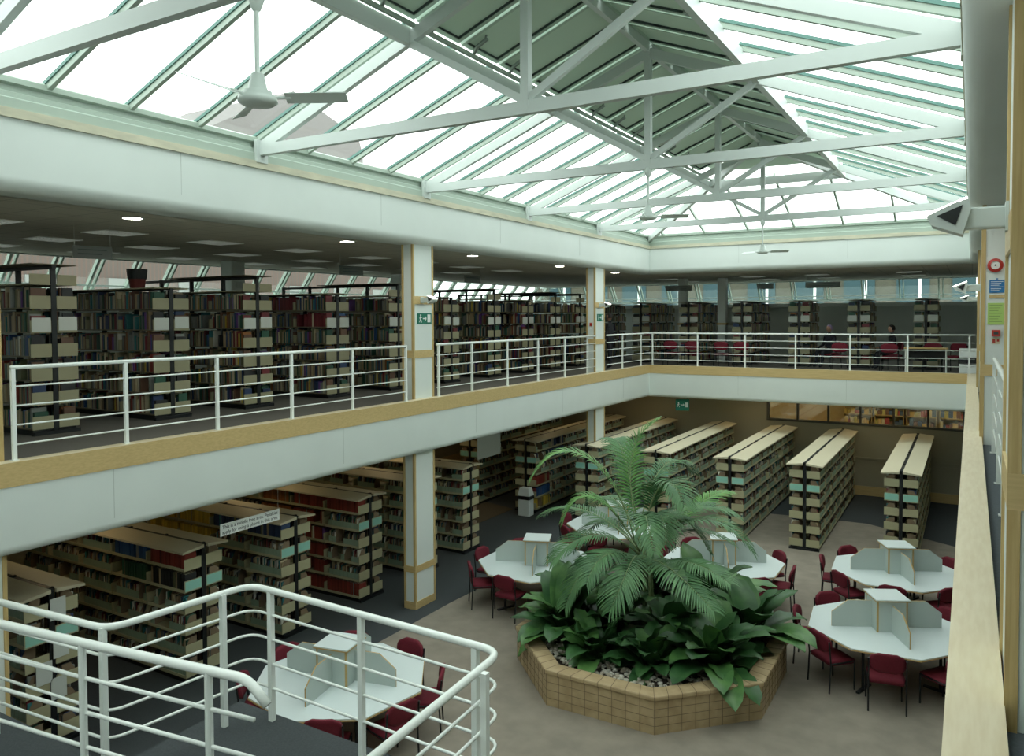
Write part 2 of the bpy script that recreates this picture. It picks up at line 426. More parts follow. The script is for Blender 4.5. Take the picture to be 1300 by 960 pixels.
for i, sx in enumerate((-1, 1)):
    o = thing('hip_rafter', 'white hip rafter rising from the far %s corner of the roof' % ('left' if sx < 0 else 'right'), 'roof beam', (XM + sx * half, YF, rz(0)))
    MB().beam((0, 0, .03), (-sx * half, -half, rz(half) - rz(0)), .1, .18).build('beam', M_steel, o)
# glazing slopes = windows
def slope(name, sx):
    w = thing(name, None, None); w['kind'] = 'structure'
    def P(d, y): return (XM + sx * (half - d), y, rz(d) + GO)
    y = Y0 - 3.916; fr = MB(); sl = MB(); bd = MB()
    while y < YF + .1:
        if y > YB:
            dend = min(DP, YF - y) if y > YF - DP else DP
            if dend > .1:
                fr.beam(P(GD, y), P(dend, y), .055, .10); bd.beam((P(GD, y)[0], y - .034, P(GD, y)[2] + .04), (P(dend, y)[0], y - .034, P(dend, y)[2] + .04), .018, .04)
        y += .979
    fr.build('glazing_bar', M_green, w); bd.build('glazing_seal', mat('seal_green', (.10, .22, .19), .5), w)
    fr = MB(); fr.beam(P(GD, YB), P(GD, YF), .08, .1); fr.build('eaves_frame', M_green, w)
    m = MB(); a = GD
    m.add([P(a, YB), P(a, YF - a), P(DP, YF - DP), P(DP, YB)], [(0, 1, 2, 3)])
    for v in range(len(m.v)): m.v[v] = (m.v[v][0], m.v[v][1], m.v[v][2] + .05)
    m.build('pane', M_glass, w)
slope('window_4', -1); slope('window_5', 1)
w = thing('window_6', None, None); w['kind'] = 'structure'
def PE(x, d): return (x, YF - d, rz(d) + GO)
fr = MB()
x = XM - 3 * 1.31
for k in range(7):
    xx = XM + (k - 3) * 1.31; d = min(DP, half - abs(xx - XM))
    if d > .1: fr.beam(PE(xx, GD), PE(xx, d), .05, .09)
fr.beam(PE(XL, GD), PE(XR, GD), .08, .1); fr.build('glazing_bar', M_green, w)
m = MB(); m.add([PE(XL + GD, GD), PE(XR - GD, GD), PE(XR - DP, DP), PE(XL + DP, DP)], [(0, 1, 2, 3)]); m.v = [(a, b, c + .05) for a, b, c in m.v]
m.build('pane', M_glass, w)
# opaque vents between beams and ridge
HV = half - DP - .09
vent0 = None
M_vframe = mat('vent_frame_green', (.42, .54, .45), .6)
def make_vent():
    t = thing('roof_vent', 'x', 'roof vent')
    L = HV / math.cos(math.atan(SL)); W = .92
    m = MB().box(-W / 2 + .05, W / 2 - .05, .05, L - .03, .02, .05); m.build('panel', M_vent, t)
    m = MB(); m.box(-W / 2, W / 2, 0, .06, -.02, .06); m.box(-W / 2, W / 2, L - .06, L, -.02, .06)
    m.box(-W / 2, -W / 2 + .06, .06, L - .06, -.02, .06); m.box(W / 2 - .06, W / 2, .06, L - .06, -.02, .06); m.build('frame', M_vframe, t)
    m = MB(); e = .012
    m.box(-W / 2 + .06, W / 2 - .06, .06, .06 + e, -.01, .021); m.box(-W / 2 + .06, -W / 2 + .06 + e, .06, L - .06, -.01, .021); m.box(W / 2 - .06 - e, W / 2 - .06, .06, L - .06, -.01, .021)
    m.build('seal', M_bead, t)
    m = MB(); m.tube([(.18, .02, -.06), (.24, .12, -.05), (.24, .30, -.03)], .028, 8); m.tube([(.18, .02, -.06), (.1, -.02, -.03)], .016, 6)
    m.tube([(.24, .26, -.03), (.27, .32, .0)], .014, 6)
    m.build('opener_motor', mat('grey_metal', (.25, .30, .27), .35, .6), t)
    return t
vent0 = make_vent(); first = True
ang = math.atan(SL)
for sx, sn in ((-1, 'left'), (1, 'right')):
    k = 0; y = Yhip - .1
    rows = []
    yy = Y0 - 3.916 + .4895
    while yy < Yhip + .6: rows.append(yy); yy += .979
    rows = [r for r in rows if r > YB + .3][::-1]
    for j, yy in enumerate(rows):
        o = vent0 if first else copy_tree(vent0); first = False
        x0 = XM + sx * (half - DP - .09)
        # local +y goes up slope towards the ridge
        o.location = (x0, yy, rz(DP + .09) + GO + .02)
        o.rotation_mode = 'XYZ'
        # build matrix: local x -> along Y world, local y -> upslope
        ux = Vector((0, 1 if sx < 0 else -1, 0)) * (-1)
        uy = Vector((-sx * math.cos(ang), 0, math.sin(ang))); uz = ux.cross(uy)
        R3 = Matrix((ux, uy, uz)).transposed(); o.rotation_euler = R3.to_euler()
        o['label'] = 'pale green roof vent on the %s slope, %s from the far end' % (sn, nth(j + 1)); o['group'] = 'opaque roof vents on the %s slope' % sn
# closed triangular end of the vents
m = MB(); hz_ = .1
def PV(x, y): 
    d = min(half - abs(x - XM), YF - y); return (x, y, rz(d) + GO + .06)
m.add([PV(XL + DP + .25, YF - DP - .25), PV(XR - DP - .25, YF - DP - .25), (XM, Yhip, rz(half) + GO + .06)], [(0, 1, 2)])
m.add([(v[0], v[1], v[2] + .04) for v in m.v[:3]], [(2, 1, 0)])
tag(m.build('roof_panel', M_vent), 'pale green triangular roof panel above the glazed far end', 'roof panel')
m = MB()
for sx in (-1, 1):
    a = (XM + sx * (half - DP - .2), YF - DP - .2 - .0, rz(DP + .2) + GO + .12); b = (XM + sx * .02, Yhip - .3, rz(half) + GO + .15)
    c = (XM + sx * (half - DP - .2), Yhip - .3, rz(DP + .2) + GO + .12)
    m.add([a, b, c], [(0, 1, 2)]); m.add([(q[0], q[1], q[2] + .03) for q in (a, b, c)], [(2, 1, 0)])
struct('ceiling_roof_corner', m, M_vent)
m = MB().beam((XM - .12, (YB + Yhip) / 2, 0), (XM + .12, (YB + Yhip) / 2, 0), Yhip - YB, .04)
o = m.build('ceiling_ridge_cap', M_vent); o.location.z = rz(half) + GO + .12; o['kind'] = 'structure'

# ------------------------------------------------------------------ ceiling fans
def make_fan():
    t = thing('ceiling_fan', 'x', 'ceiling fan')
    MB().tube([(0, 0, .72), (0, 0, .12)], .018, 10).build('stem', M_fanm, t)
    MB().lathe([(.0, .78), (.05, .78), (.06, .70), (.03, .62), (.0, .6)], 16).build('canopy_cap', M_fanm, t, smooth=True)
    MB().lathe([(.0, .17), (.045, .17), (.07, .055), (.10, .045), (.10, .02), (.135, .01), (.14, -.03), (.11, -.05), (0, -.055)], 24).build('motor', M_fanm, t, smooth=True)
    for k in range(3):
        a = FAN_A + k * 2 * PI / 3; c, s = math.cos(a), math.sin(a)
        m = MB()
        def q(r, v, z): return (r * c - v * s, r * s + v * c, z)
        vs = [q(.2, -.045, .02), q(.2, .045, -.028), q(.64, .055, -.02), q(.64, -.055, .022), q(.2, -.045, .026), q(.2, .045, -.022), q(.64, .055, -.014), q(.64, -.055, .028)]
        m.add(vs, [(0, 1, 2, 3), (7, 6, 5, 4), (0, 4, 5, 1), (1, 5, 6, 2), (2, 6, 7, 3), (3, 7, 4, 0)])
        m.tube([q(.14, 0, 0), q(.24, 0, .004)], .012, 6); m.build('blade', M_fanm, t)
    return t
FAN_A = math.radians(31)
f0 = make_fan(); f0.location = (XM, trY[1], 7.08); f0['label'] = 'white three-bladed ceiling fan nearest the camera, before the left glass slope'
f1 = copy_tree(f0); f1.location = (XM, trY[3], 7.09); f1['label'] = 'middle white ceiling fan, hanging below the roof truss at the centre'
f2 = copy_tree(f0); f2.location = (XM, trY[5], 7.09); f2['label'] = 'farthest white ceiling fan, in front of the far white band'
for f in (f0, f1, f2): f['group'] = 'ceiling fans below the roof ridge'

# ------------------------------------------------------------------ columns
def column(x0, x1, y0, y1, label, front):
    t = thing('column', label, 'column', ((x0 + x1) / 2, (y0 + y1) / 2, 0))
    cx, cy = t.location.x, t.location.y; hx, hy = (x1 - x0) / 2, (y1 - y0) / 2
    MB().box(-hx + .012, hx - .012, -hy + .012, hy - .012, 0, ZC).build('core', M_wall, t)
    for sx in (-1, 1):
        for sy in (-1, 1):
            e = .045
            m = MB(); m.box(sx * hx, sx * (hx - e), sy * hy, sy * (hy - e), 0, ZC); m.build('corner_trim', M_woodV, t)
    for zb, zh in ((4.77, .14), (5.76, .15), (.02, .14), (.72, .12)):
        m = MB()
        if zb == 5.76: m.box(hx * front - .008 * front, hx * front + .002 * front, -hy + .04, hy - .04, zb, zb + zh)
        else: m.box(-hx - .001, hx + .001, -hy - .001, hy + .001, zb - .02, zb + zh - .02)
        m.build('rail_band', M_wood, t)
    return t
cyL = [(3.75, 4.42), (11.58, 12.22), (19.72, 20.38)]
for i, (a, b) in enumerate(cyL):
    column(-9.22, -8.95, a, b, ['white panelled column with wood trim at the left picture edge', 'white wood-trimmed column left of centre, with a green exit sign',
        'white wood-trimmed column just left of the far corner'][i], 1)
cyR = [(3.55, 4.17), (11.38, 12.0), (19.2, 19.82)]
for i, (a, b) in enumerate(cyR):
    column(.127 if i == 0 else .10, .48, a, b, ['large white wood-trimmed column at the right picture edge', 'right-hand column carrying the round red bell and notices', 'right-hand column beyond the one with notices'][i], -1)

# plain round-edged columns standing in the far gallery
for i, (x, y) in enumerate(((-8.9, 27.2), (-7.6, 27.6))):
    t = thing('column', ['plain pale column in the far gallery behind the paired red chairs', 'shorter-looking pale column in the far gallery right of the first plain one'][i], 'column', (x, y, ZU))
    MB().box(-.15, .15, -.15, .15, 0, ZC - ZU).build('shaft', M_wall, t, bevel=.03)
    MB().box(-.16, .16, -.16, .16, 1.33, 1.40).build('rail_band', M_wood, t)
for i, (x, y) in enumerate(((-15.2, 12.7), (-15.6, 19.5))):
    t = thing('column', ['plain pale column behind the second gallery bookcase, near the sloped windows', 'plain pale column by the sloped windows behind the fourth gallery bookcase'][i], 'column', (x, y, ZU))
    MB().box(-.2, .2, -.2, .2, 0, ZC - ZU).build('shaft', M_wall, t, bevel=.03)
    MB().box(.2, .22, -.08, .08, 2.35, 2.5).build('switch_box', M_steel, t)

# ------------------------------------------------------------------ railings
ZR = 4.985; ZM = [4.78, 4.57, 4.36, 4.15]
def railing(label, pts_posts, path, zfoot=3.98, g='white railings round the gallery'):
    t = thing('railing', label, 'railing', (path[0][0], path[0][1], zfoot)); ox, oy = path[0]
    loc = [(x - ox, y - oy) for x, y in path]
    MB().tube([(x, y, ZR - zfoot) for x, y in loc], .024, 10).build('top_rail', M_rail, t, smooth=True)
    for z in ZM: MB().tube([(x, y, z - zfoot) for x, y in loc], .010, 8).build('mid_rail', M_rail, t, smooth=True)
    for x, y in pts_posts:
        m = MB(); m.box(x - ox - .02, x - ox + .02, y - oy - .02, y - oy + .02, 0, ZR - zfoot - .01); m.box(x - ox - .035, x - ox + .035, y - oy - .035, y - oy + .035, 0, .008); m.build('post', M_rail, t)
xr_ = -8.90
railing('white gallery railing on the left, between the picture edge and the first full column', [(xr_, y) for y in (4.50, 5.80, 7.14, 8.50, 9.85, 11.28)], [(xr_, 4.48), (xr_, 11.3)])
railing('white gallery railing between the two left columns', [(xr_, y) for y in (12.3, 13.47, 14.9, 16.33, 17.75, 19.1)], [(xr_, 12.24), (xr_, 19.65)])
fp = [(xr_, 20.4), (xr_, 23.45), (xr_ + .04, 23.56), (xr_ + .14, 23.6), (.09, 23.6)]
railing('white gallery railing along the far side of the void, turning at the corner', [(xr_, 21.55), (xr_, 23.05)] + [(x, 23.6) for x in (-8.72, -7.26, -5.82, -4.38, -2.92, -1.48, -.04)], fp)
railing('white railing on the right gallery before the red bell column', [(.24, y) for y in (4.6, 6.0, 7.4, 8.8, 10.75)], [(.24, 4.2), (.24, 10.8)], 3.88)
railing('white railing on the right gallery beyond the red bell column', [(.24, y) for y in (12.3, 13.7, 15.2, 16.7, 18.9)], [(.24, 12.05), (.24, 19.1)], 3.88)

# stair landing and its handrails
def fillet(pts, r, n=5):
    out = [Vector(pts[0])]
    for i in range(1, len(pts) - 1):
        p = Vector(pts[i]); a = (Vector(pts[i - 1]) - p); b = (Vector(pts[i + 1]) - p); rr = min(r, a.length * .45, b.length * .45)
        A = p + a.normalized() * rr; B = p + b.normalized() * rr
        for k in range(n + 1):
            t = k / n; out.append(A * (1 - t) ** 2 + p * 2 * t * (1 - t) + B * t * t)
    out.append(Vector(pts[-1])); return out
ZS = 3.2; ZLd = 2.08
t = thing('stair_railing', 'white tubular stair railing wrapping round the landing, lower left', 'railing', (-5.4, 3.4, ZLd))
main = [(-8.0, 3.20, ZS), (-5.50, 3.40, ZS), (-5.34, 4.60, ZS), (-2.76, 4.52, ZS), (-2.67, 3.0, ZS)]
def rel(ps, o): return [tuple(Vector(p) - o.location) for p in ps]
MB().tube(rel(fillet(main, .16), t), .027, 12).build('top_rail', M_rail, t, smooth=True)
for dz in (.21, .42, .63, .84):
    MB().tube(rel(fillet([(x, y, z - dz) for x, y, z in main], .14), t), .012, 8).build('mid_rail', M_rail, t, smooth=True)
for x, y in ((-5.56, 3.40), (-5.36, 4.32), (-5.09, 4.59), (-4.06, 4.56), (-2.98, 4.53), (-2.69, 4.2), (-6.9, 3.29), (-7.9, 3.21), (-2.67, 3.1)):
    MB().box(x - t.location.x - .022, x - t.location.x + .022, y - t.location.y - .022, y - t.location.y + .022, 0, ZS - ZLd).build('post', M_rail, t)
t = thing('stair_railing', 'thicker near white handrail running into the lower left corner', 'railing', (-5.4, 3.0, ZLd))
near = [(-8.0, 2.85, ZS), (-5.39, 3.17, ZS), (-3.95, 3.37, ZS), (-3.80, 3.39, ZS - .14)]
MB().tube(rel(fillet(near, .1), t), .032, 12).build('top_rail', M_rail, t, smooth=True)
for dz in (.25, .5, .75):
    MB().tube(rel([(-8.0, 2.85, ZS - dz), (-5.39, 3.17, ZS - dz), (-3.9, 3.37, ZS - dz)], t), .015, 8).build('mid_rail', M_rail, t, smooth=True)
for x, y in ((-5.42, 3.16), (-4.27, 3.32), (-6.8, 3.0), (-7.9, 2.87)):
    MB().tube([(x - t.location.x, y - t.location.y, 0), (x - t.location.x, y - t.location.y, ZS - ZLd)], .027, 10).build('post', M_rail, t)
mb = MB(); mb.box(-5.6, -2.6, .6, 4.68, ZLd - .18, ZLd); mb.box(-8.0, -5.6, .6, 3.5, ZLd - .18, ZLd)
t = thing('staircase', 'stair landing with dark carpet below the white handrails', 'stairs', (-4, 2.5, 0))
mb.v = [(x + 4, y - 2.5, z) for x, y, z in mb.v]; mb.build('landing', M_carpD, t)
for x, y in ((-5.2, 4.2), (-3.0, 4.2), (-7.6, 1.0), (-3.0, 1.0)): MB().box(x + 4 - .06, x + 4 + .06, y - 2.5 - .06, y - 2.5 + .06, 0, ZLd - .18).build('leg', M_wall, t)
m = MB()
for k in range(10):
    z1 = ZLd + (k + 1) * .18; y1 = .6 - 2.5 - k * .27; m.box(-4.4 + 4, -2.7 + 4, y1 - .29, y1, z1 - .2, z1)
m.build('upper_flight', M_carpD, t)

# ------------------------------------------------------------------ bookcases + contents
PAL = {'tan': (.22, .17, .10), 'brown': (.085, .045, .028), 'dark blue': (.018, .035, .085), 'black': (.012, .013, .014), 'dark green': (.015, .055, .035), 'teal': (.02, .11, .12),
       'cream': (.33, .29, .19), 'grey': (.13, .14, .13), 'maroon': (.10, .014, .018), 'red': (.15, .025, .018), 'orange': (.17, .065, .018), 'yellow': (.38, .28, .04), 'blue': (.02, .06, .15), 'white': (.42, .42, .37),
       'purple': (.09, .04, .15), 'olive': (.085, .09, .045)}
PAL = {k: tuple(min(.8, q * 1.55) for q in v) for k, v in PAL.items()}
W_UP = ['tan'] * 8 + ['olive'] * 5 + ['brown'] * 4 + ['dark blue'] * 3 + ['black'] * 2 + ['dark green'] * 4 + ['teal'] * 2 + ['cream'] * 6 + ['grey'] * 8 + ['maroon'] * 2 + ['red'] * 1 + ['orange'] + ['yellow'] + ['blue'] + ['white'] + ['purple']
W_LO = ['grey'] * 5 + ['dark green'] * 4 + ['black'] * 4 + ['cream'] * 4 + ['white'] * 4 + ['dark blue'] * 2 + ['teal'] * 2 + ['maroon'] * 2 + ['tan'] * 3 + ['brown'] * 2 + ['teal']
REC = []    # (kind, centre, (du,dv,dz), rot, colour name, case label, level from bottom, visible?)
BAY = .915
case_n = 0
def lvl_name(k, n): return {0: 'bottom shelf', n - 1: 'top shelf'}.get(k, nth(k + 1) + ' shelf up')
def make_case(style, nb, H, nl, z0, sp, hw, label, canopy):
    t = thing('bookcase', label, 'bookcase')
    L = nb * BAY; low = style == 'low'
    uw = .035
    for k in range(nb + 1):
        u = min(max(k * BAY, .02), L - .02); MB().box(u - .02, u + .02, -uw, uw, 0, H + (.28 if canopy == 'raised' else 0.0) + (0.012 if low else 0)).build('upright', M_black, t)
    MB().box(.03, L - .03, -hw + .03, hw - .03, 0, .085).box(-.03, .03, -hw, hw, .0, .05).build('base_plinth', M_black, t)
    th = .018; eb = .155 if low else .165
    sh = {}
    for s in (-1, 1):
        for k in range(nb):
            for l in range(nl):
                u0, u1 = k * BAY + .006, (k + 1) * BAY - .006; z = z0 + l * sp
                key = (s, k == 0)
                if key not in sh:
                    m = MB(); m.box(.0, u1 - u0, s * .04, s * hw, -th, 0)
                    if low: m.box(0, u1 - u0, s * (hw - .008), s * hw, -th - .006, .022)
                    if k > 0: m.box(0, .012, s * .05, s * hw, 0, eb)
                    m.box(u1 - u0 - .012, u1 - u0, s * .05, s * hw, 0, eb)
                    if not low: m.m = [1 if q >= 6 else 0 for q in range(len(m.f))]
                    o = m.build('shelf', [M_cream] if low else [M_shelf, M_creamU], t)
                    sh[key] = o
                    if k == 0:
                        e = MB().box(-.004, .012, s * .042, s * hw, -th, eb).build('end_bracket', M_cream if low else M_creamU, o)
                        sh[('e', s)] = e
                else:
                    o = sh[key].copy(); COL.objects.link(o); o.parent = t
                    if k == 0: e = sh[('e', s)].copy(); COL.objects.link(e); e.parent = o
                o.location = (u0, 0, z)
                if k == 0 and low and l == nl - 2:
                    c = MB().box(-.008, -.004, s * .05, s * (hw - .01), 0.0, eb - .01).build('label_card', M_cyan, t); c.location = (u0, 0, z); c['label'] = 'pale cyan shelf label card'
    if low:
        MB().box(-.02, L + .02, -.034, .034, H - .04, H - .005).build('top_channel', M_black, t)
        for s in (-1, 1):
            m = MB(); n = len(m.v); a, b = s * .035, s * (hw + .07)
            vs = [(-.06, a, H - .0), (L + .05, a, H - .0), (L + .05, b, H - .045), (-.06, b, H - .045), (-.06, a, H - .05), (L + .05, a, H - .05), (L + .05, b, H - .075), (-.06, b, H - .075)]
            m.add(vs, [(0, 1, 2, 3), (7, 6, 5, 4), (0, 4, 5, 1), (1, 5, 6, 2), (2, 6, 7, 3), (3, 7, 4, 0)]); m.build('canopy_top', M_cream2, t)
    else:
        for s in (-1, 1):
            m = MB(); zc = z0 + nl * sp - .02
            m.box(-.0, L, s * .04, s * (hw - .02), zc, zc + .02); m.build('top_shelf', M_creamU, t)
        if canopy == 'raised':
            MB().box(-.02, L, -.03, .03, H + .22, H + .27).build('top_bar', M_black, t)
            MB().box(-.03, L * .6, -hw * .95, hw * .95, H + .27, H + .285).build('canopy_top', M_shelf, t)
            MB().box(-.006, .006, .05, hw, zc, zc + .15).box(-.006, .006, -hw, -.05, zc, zc + .15).build('end_panel', M_creamU, t)
        else:
            MB().box(-.02, L, -.03, .03, H - .03, H).build('top_bar', M_black, t)
            MB().box(-.03, L * .5, -hw * .5, hw * .5, H, H + .015).build('canopy_top', M_shelf, t)
        l = nl - 2
        for s in (-1, 1):
            MB().box(-.012, -.006, s * .055, s * (hw - .012), -.01, .185).build('paper_notice', M_paper, t, loc=(0, 0, z0 + l * sp + rnd(-.01, .03)))['label'] = 'white paper notice'
    return t
def fill_case(t, style, nb, nl, z0, sp, hw, vis, label, special=None):
    low = style == 'low'; rot = t.rotation_euler.z; c, s_ = math.cos(rot), math.sin(rot)
    def W(u, v, z): return Vector((t.location.x + u * c - v * s_, t.location.y + u * s_ + v * c, t.location.z + z))
    special = special or {}
    for s in (-1, 1):
        full = (s == vis)
        for l in range(nl):
            z = z0 + l * sp + .001
            for k in range(nb if full else 1):
                u = k * BAY + .03; ue = (k + 1) * BAY - .03
                spec = special.get((s == vis, l, k)) or special.get((s == vis, None, k)) or special.get((s == vis, l, None))
                if low and not spec:
                    while u + .1 < ue:
                        if random.random() < .07: u += rnd(.1, .3); continue
                        dv = .19; REC.append(('box', W(u + .048, s * (hw - .022 - dv / 2), z), (.094, dv, .25), rot if s < 0 else rot + PI, 'pale green', label, l, full, nl))
                        for q in range(3):
                            if random.random() < .85:
                                hh = rnd(.19, .255)
                                REC.append(('journal', W(u + .02 + q * .027, s * (hw - .032 - .085), z + .006), (.023, .15, hh), rot, random.choice(W_LO), label, l, full, nl))
                        u += .098
                else:
                    while u < ue - .02:
                        if random.random() < .02: u += rnd(.05, .22); continue
                        w = rnd(.018, .05) if not spec else rnd(.03, .055); hh = rnd(.205, .295)
                        hh = min(hh, sp - .04)
                        cn = random.choice(W_UP)
                        if k == 0 and u < .06: cn = random.choice(['black', 'brown', 'dark blue', 'dark green', 'maroon', 'black'])  # dark covers stand in for the shaded gaps at the case end
                        if spec: cn = spec if random.random() < .9 else cn; hh = .25 if low else hh
                        if u + w > ue: break
                        dv = rnd(.15, .21) if not low else .2
                        REC.append(('journal' if low else 'book', W(u + w / 2, s * (hw - .025 - dv / 2 - rnd(0, .02)), z), (w - .0015, dv, hh), rot, cn, label, l, full, nl)); u += w
HL, HU = 2.06, 2.12
CASES = []
SHORT = {}
def short(l):
    return SHORT.get(l, l)

def put_case(style, x, y, z, rot, nb, vis, label, canopy=None, special=None, nl=6, src={}):
    low = style == 'low'; hw = .34 if low else .33
    H = HL if low else HU; sp = .325 if low else .338; z0 = .10
    t = make_case(style, nb, H, nl, z0, sp, hw, label, canopy)
    t.location = (x, y, z); t.rotation_euler = (0, 0, rot); t['group'] = 'ground floor bookcases' if low else 'gallery bookcases'
    fill_case(t, style, nb, nl, z0, sp, hw, vis, label, special); CASES.append((t, label))
# gallery, left side: ends at X=-11.2, running towards -X (rot=pi); camera sees the -Y side = local +v
upY = [6.24, 8.12, 9.90, 11.98, 13.95, 16.05, 18.08, 19.95, 21.7, 23.5]
upL = ['leftmost gallery bookcase with a raised top bar', 'gallery bookcase with the flowerpot on top', 'third gallery bookcase from the left', 'fourth gallery bookcase from the left',
       'gallery bookcase half hidden behind the left column', 'first gallery bookcase right of the left column', 'second gallery bookcase right of the left column',
       'third gallery bookcase right of the left column', 'fourth gallery bookcase right of the left column', 'gallery bookcase hidden behind the second left column']
for a_, b_ in zip(upL, ['leftmost gallery bookcase', 'gallery bookcase below the flowerpot', 'third gallery bookcase from left', 'fourth gallery bookcase from left', 'gallery bookcase behind left column',
    'first gallery bookcase past column', 'second gallery bookcase past column', 'third gallery bookcase past column', 'fourth gallery bookcase past column', 'gallery bookcase behind second column']): SHORT[a_] = b_
upC = ['raised', 'flat', 'raised', 'flat', 'raised', 'flat', 'raised', 'flat', 'raised', 'raised']
for y, l, c in zip(upY, upL, upC):
    sp = {}
    if 'fourth gallery bookcase from' in l: sp = {(True, 5, 1): 'maroon', (True, 4, 0): 'maroon'}
    put_case('up', -11.2, y, ZU, PI, 4, 1, l, c, sp)
# gallery, far side: ends at Y=26.2, running towards +Y (rot=pi/2); camera sees +X side = local -v
fuX = [-10.2, -8.45, -6.62, -4.80, -3.03, -1.18]
fuL = ['far gallery bookcase just right of the corner column', 'far gallery bookcase behind the plain pale column', 'third far gallery bookcase from the left',
       'third far gallery bookcase from the right', 'second far gallery bookcase from the right', 'rightmost far gallery bookcase behind the small desk']
for a_, b_ in zip(fuL, ['far bookcase right of corner', 'far bookcase behind pale column', 'third far bookcase from left', 'third far bookcase from right', 'second far bookcase from right', 'rightmost far gallery bookcase']): SHORT[a_] = b_
for x, l in zip(fuX, fuL):
    put_case('up', x, 26.4, ZU, PI / 2, 3 if x < -6 else 2, -1, l, 'flat')
put_case('up', -12.2, 26.4, ZU, PI / 2, 3, -1, 'far gallery bookcase left of the corner column', 'flat')
# ground floor, left
loY = [5.52, 7.82, 9.72, 11.68, 13.55, 15.25]
loL = ['ground floor bookcase at the bottom left corner, ends covered in notices', 'ground floor bookcase second from the left', 'ground floor bookcase behind the hanging mobile phone sign',
       'ground floor bookcase with rows of red volumes', 'ground floor bookcase half hidden by the left column', 'ground floor bookcase just right of the left column']
for a_, b_ in zip(loL, ['lower bookcase at bottom left', 'second lower bookcase from left', 'lower bookcase behind phone sign', 'lower bookcase with red volumes', 'lower bookcase behind left column', 'lower bookcase past left column']): SHORT[a_] = b_
for y, l in zip(loY, loL):
    sp = {}
    if 'red volumes' in l: sp = {(True, None, 1): 'red', (True, 5, 0): 'red', (True, 0, 0): 'red', (True, None, 2): 'orange'}
    if 'mobile phone' in l: sp = {(True, 5, 0): 'dark blue', (True, 5, 1): 'dark blue', (True, 5, 2): 'yellow', (True, 4, 2): 'yellow', (True, None, 3): 'yellow'}
    if 'second from' in l: sp = {(True, 5, 0): 'red', (True, 5, 1): 'blue', (True, 4, 1): 'dark green', (True, 4, 0): 'black'}
    put_case('low', -10.12, y, 0, PI, 5, 1, l, None, sp)
# ground floor, far, running +Y
flX = [-12.75, -10.85, -8.95, -6.98, -5.08, -3.33, -1.30]
flL = ['ground floor bookcase along the brown carpet', 'ground floor bookcase behind the white bin', 'ground floor bookcase behind the palm left fronds', 'ground floor bookcase right behind the palm top',
       'third ground floor bookcase from the right, under the internal window', 'second ground floor bookcase from the right', 'rightmost ground floor bookcase']
for a_, b_ in zip(flL, ['lower bookcase by brown carpet', 'lower bookcase behind the bin', 'lower bookcase behind palm fronds', 'lower bookcase behind palm top', 'third lower bookcase from right', 'second lower bookcase from right', 'rightmost lower bookcase']): SHORT[a_] = b_
for x, l in zip(flX, flL):
    sp = {}
    if 'white bin' in l: sp = {(True, 4, 1): 'dark blue', (True, 5, 1): 'dark blue', (True, 1, 0): 'blue', (True, 0, 0): 'yellow', (True, 2, 0): 'red'}
    put_case('low', x, 19.15, 0, PI / 2, 7 if x > -12 else 6, -1, l, None, sp)

# extra notices taped to the ends of the bottom-left bookcase
tt = CASES[[l for _, l in CASES].index(loL[0])][0]
for z, v in ((1.78, -.07), (1.28, -.1), (.75, -.06), (1.0, .12)):
    MB().box(-.02, -.012, v - .1, v + .1, z - .14, z + .14).build('paper_notice', M_paper, tt)['label'] = 'white paper notice'

# ------------------------------------------------------------------ flowerpot
t = thing('flowerpot', 'dark red flowerpot with black rim on top of a gallery bookcase', 'flowerpot', (-12.2, 8.2, ZU + HU + .02))
MB().lathe([(0, 0), (.115, 0), (.14, .2), (.0, .2)], 24).build('pot', M_terra, t, smooth=False)
MB().lathe([(.0, .2), (.15, .16), (.165, .33), (.15, .33), (.14, .3), (0, .3)], 24).build('rim', M_black, t)

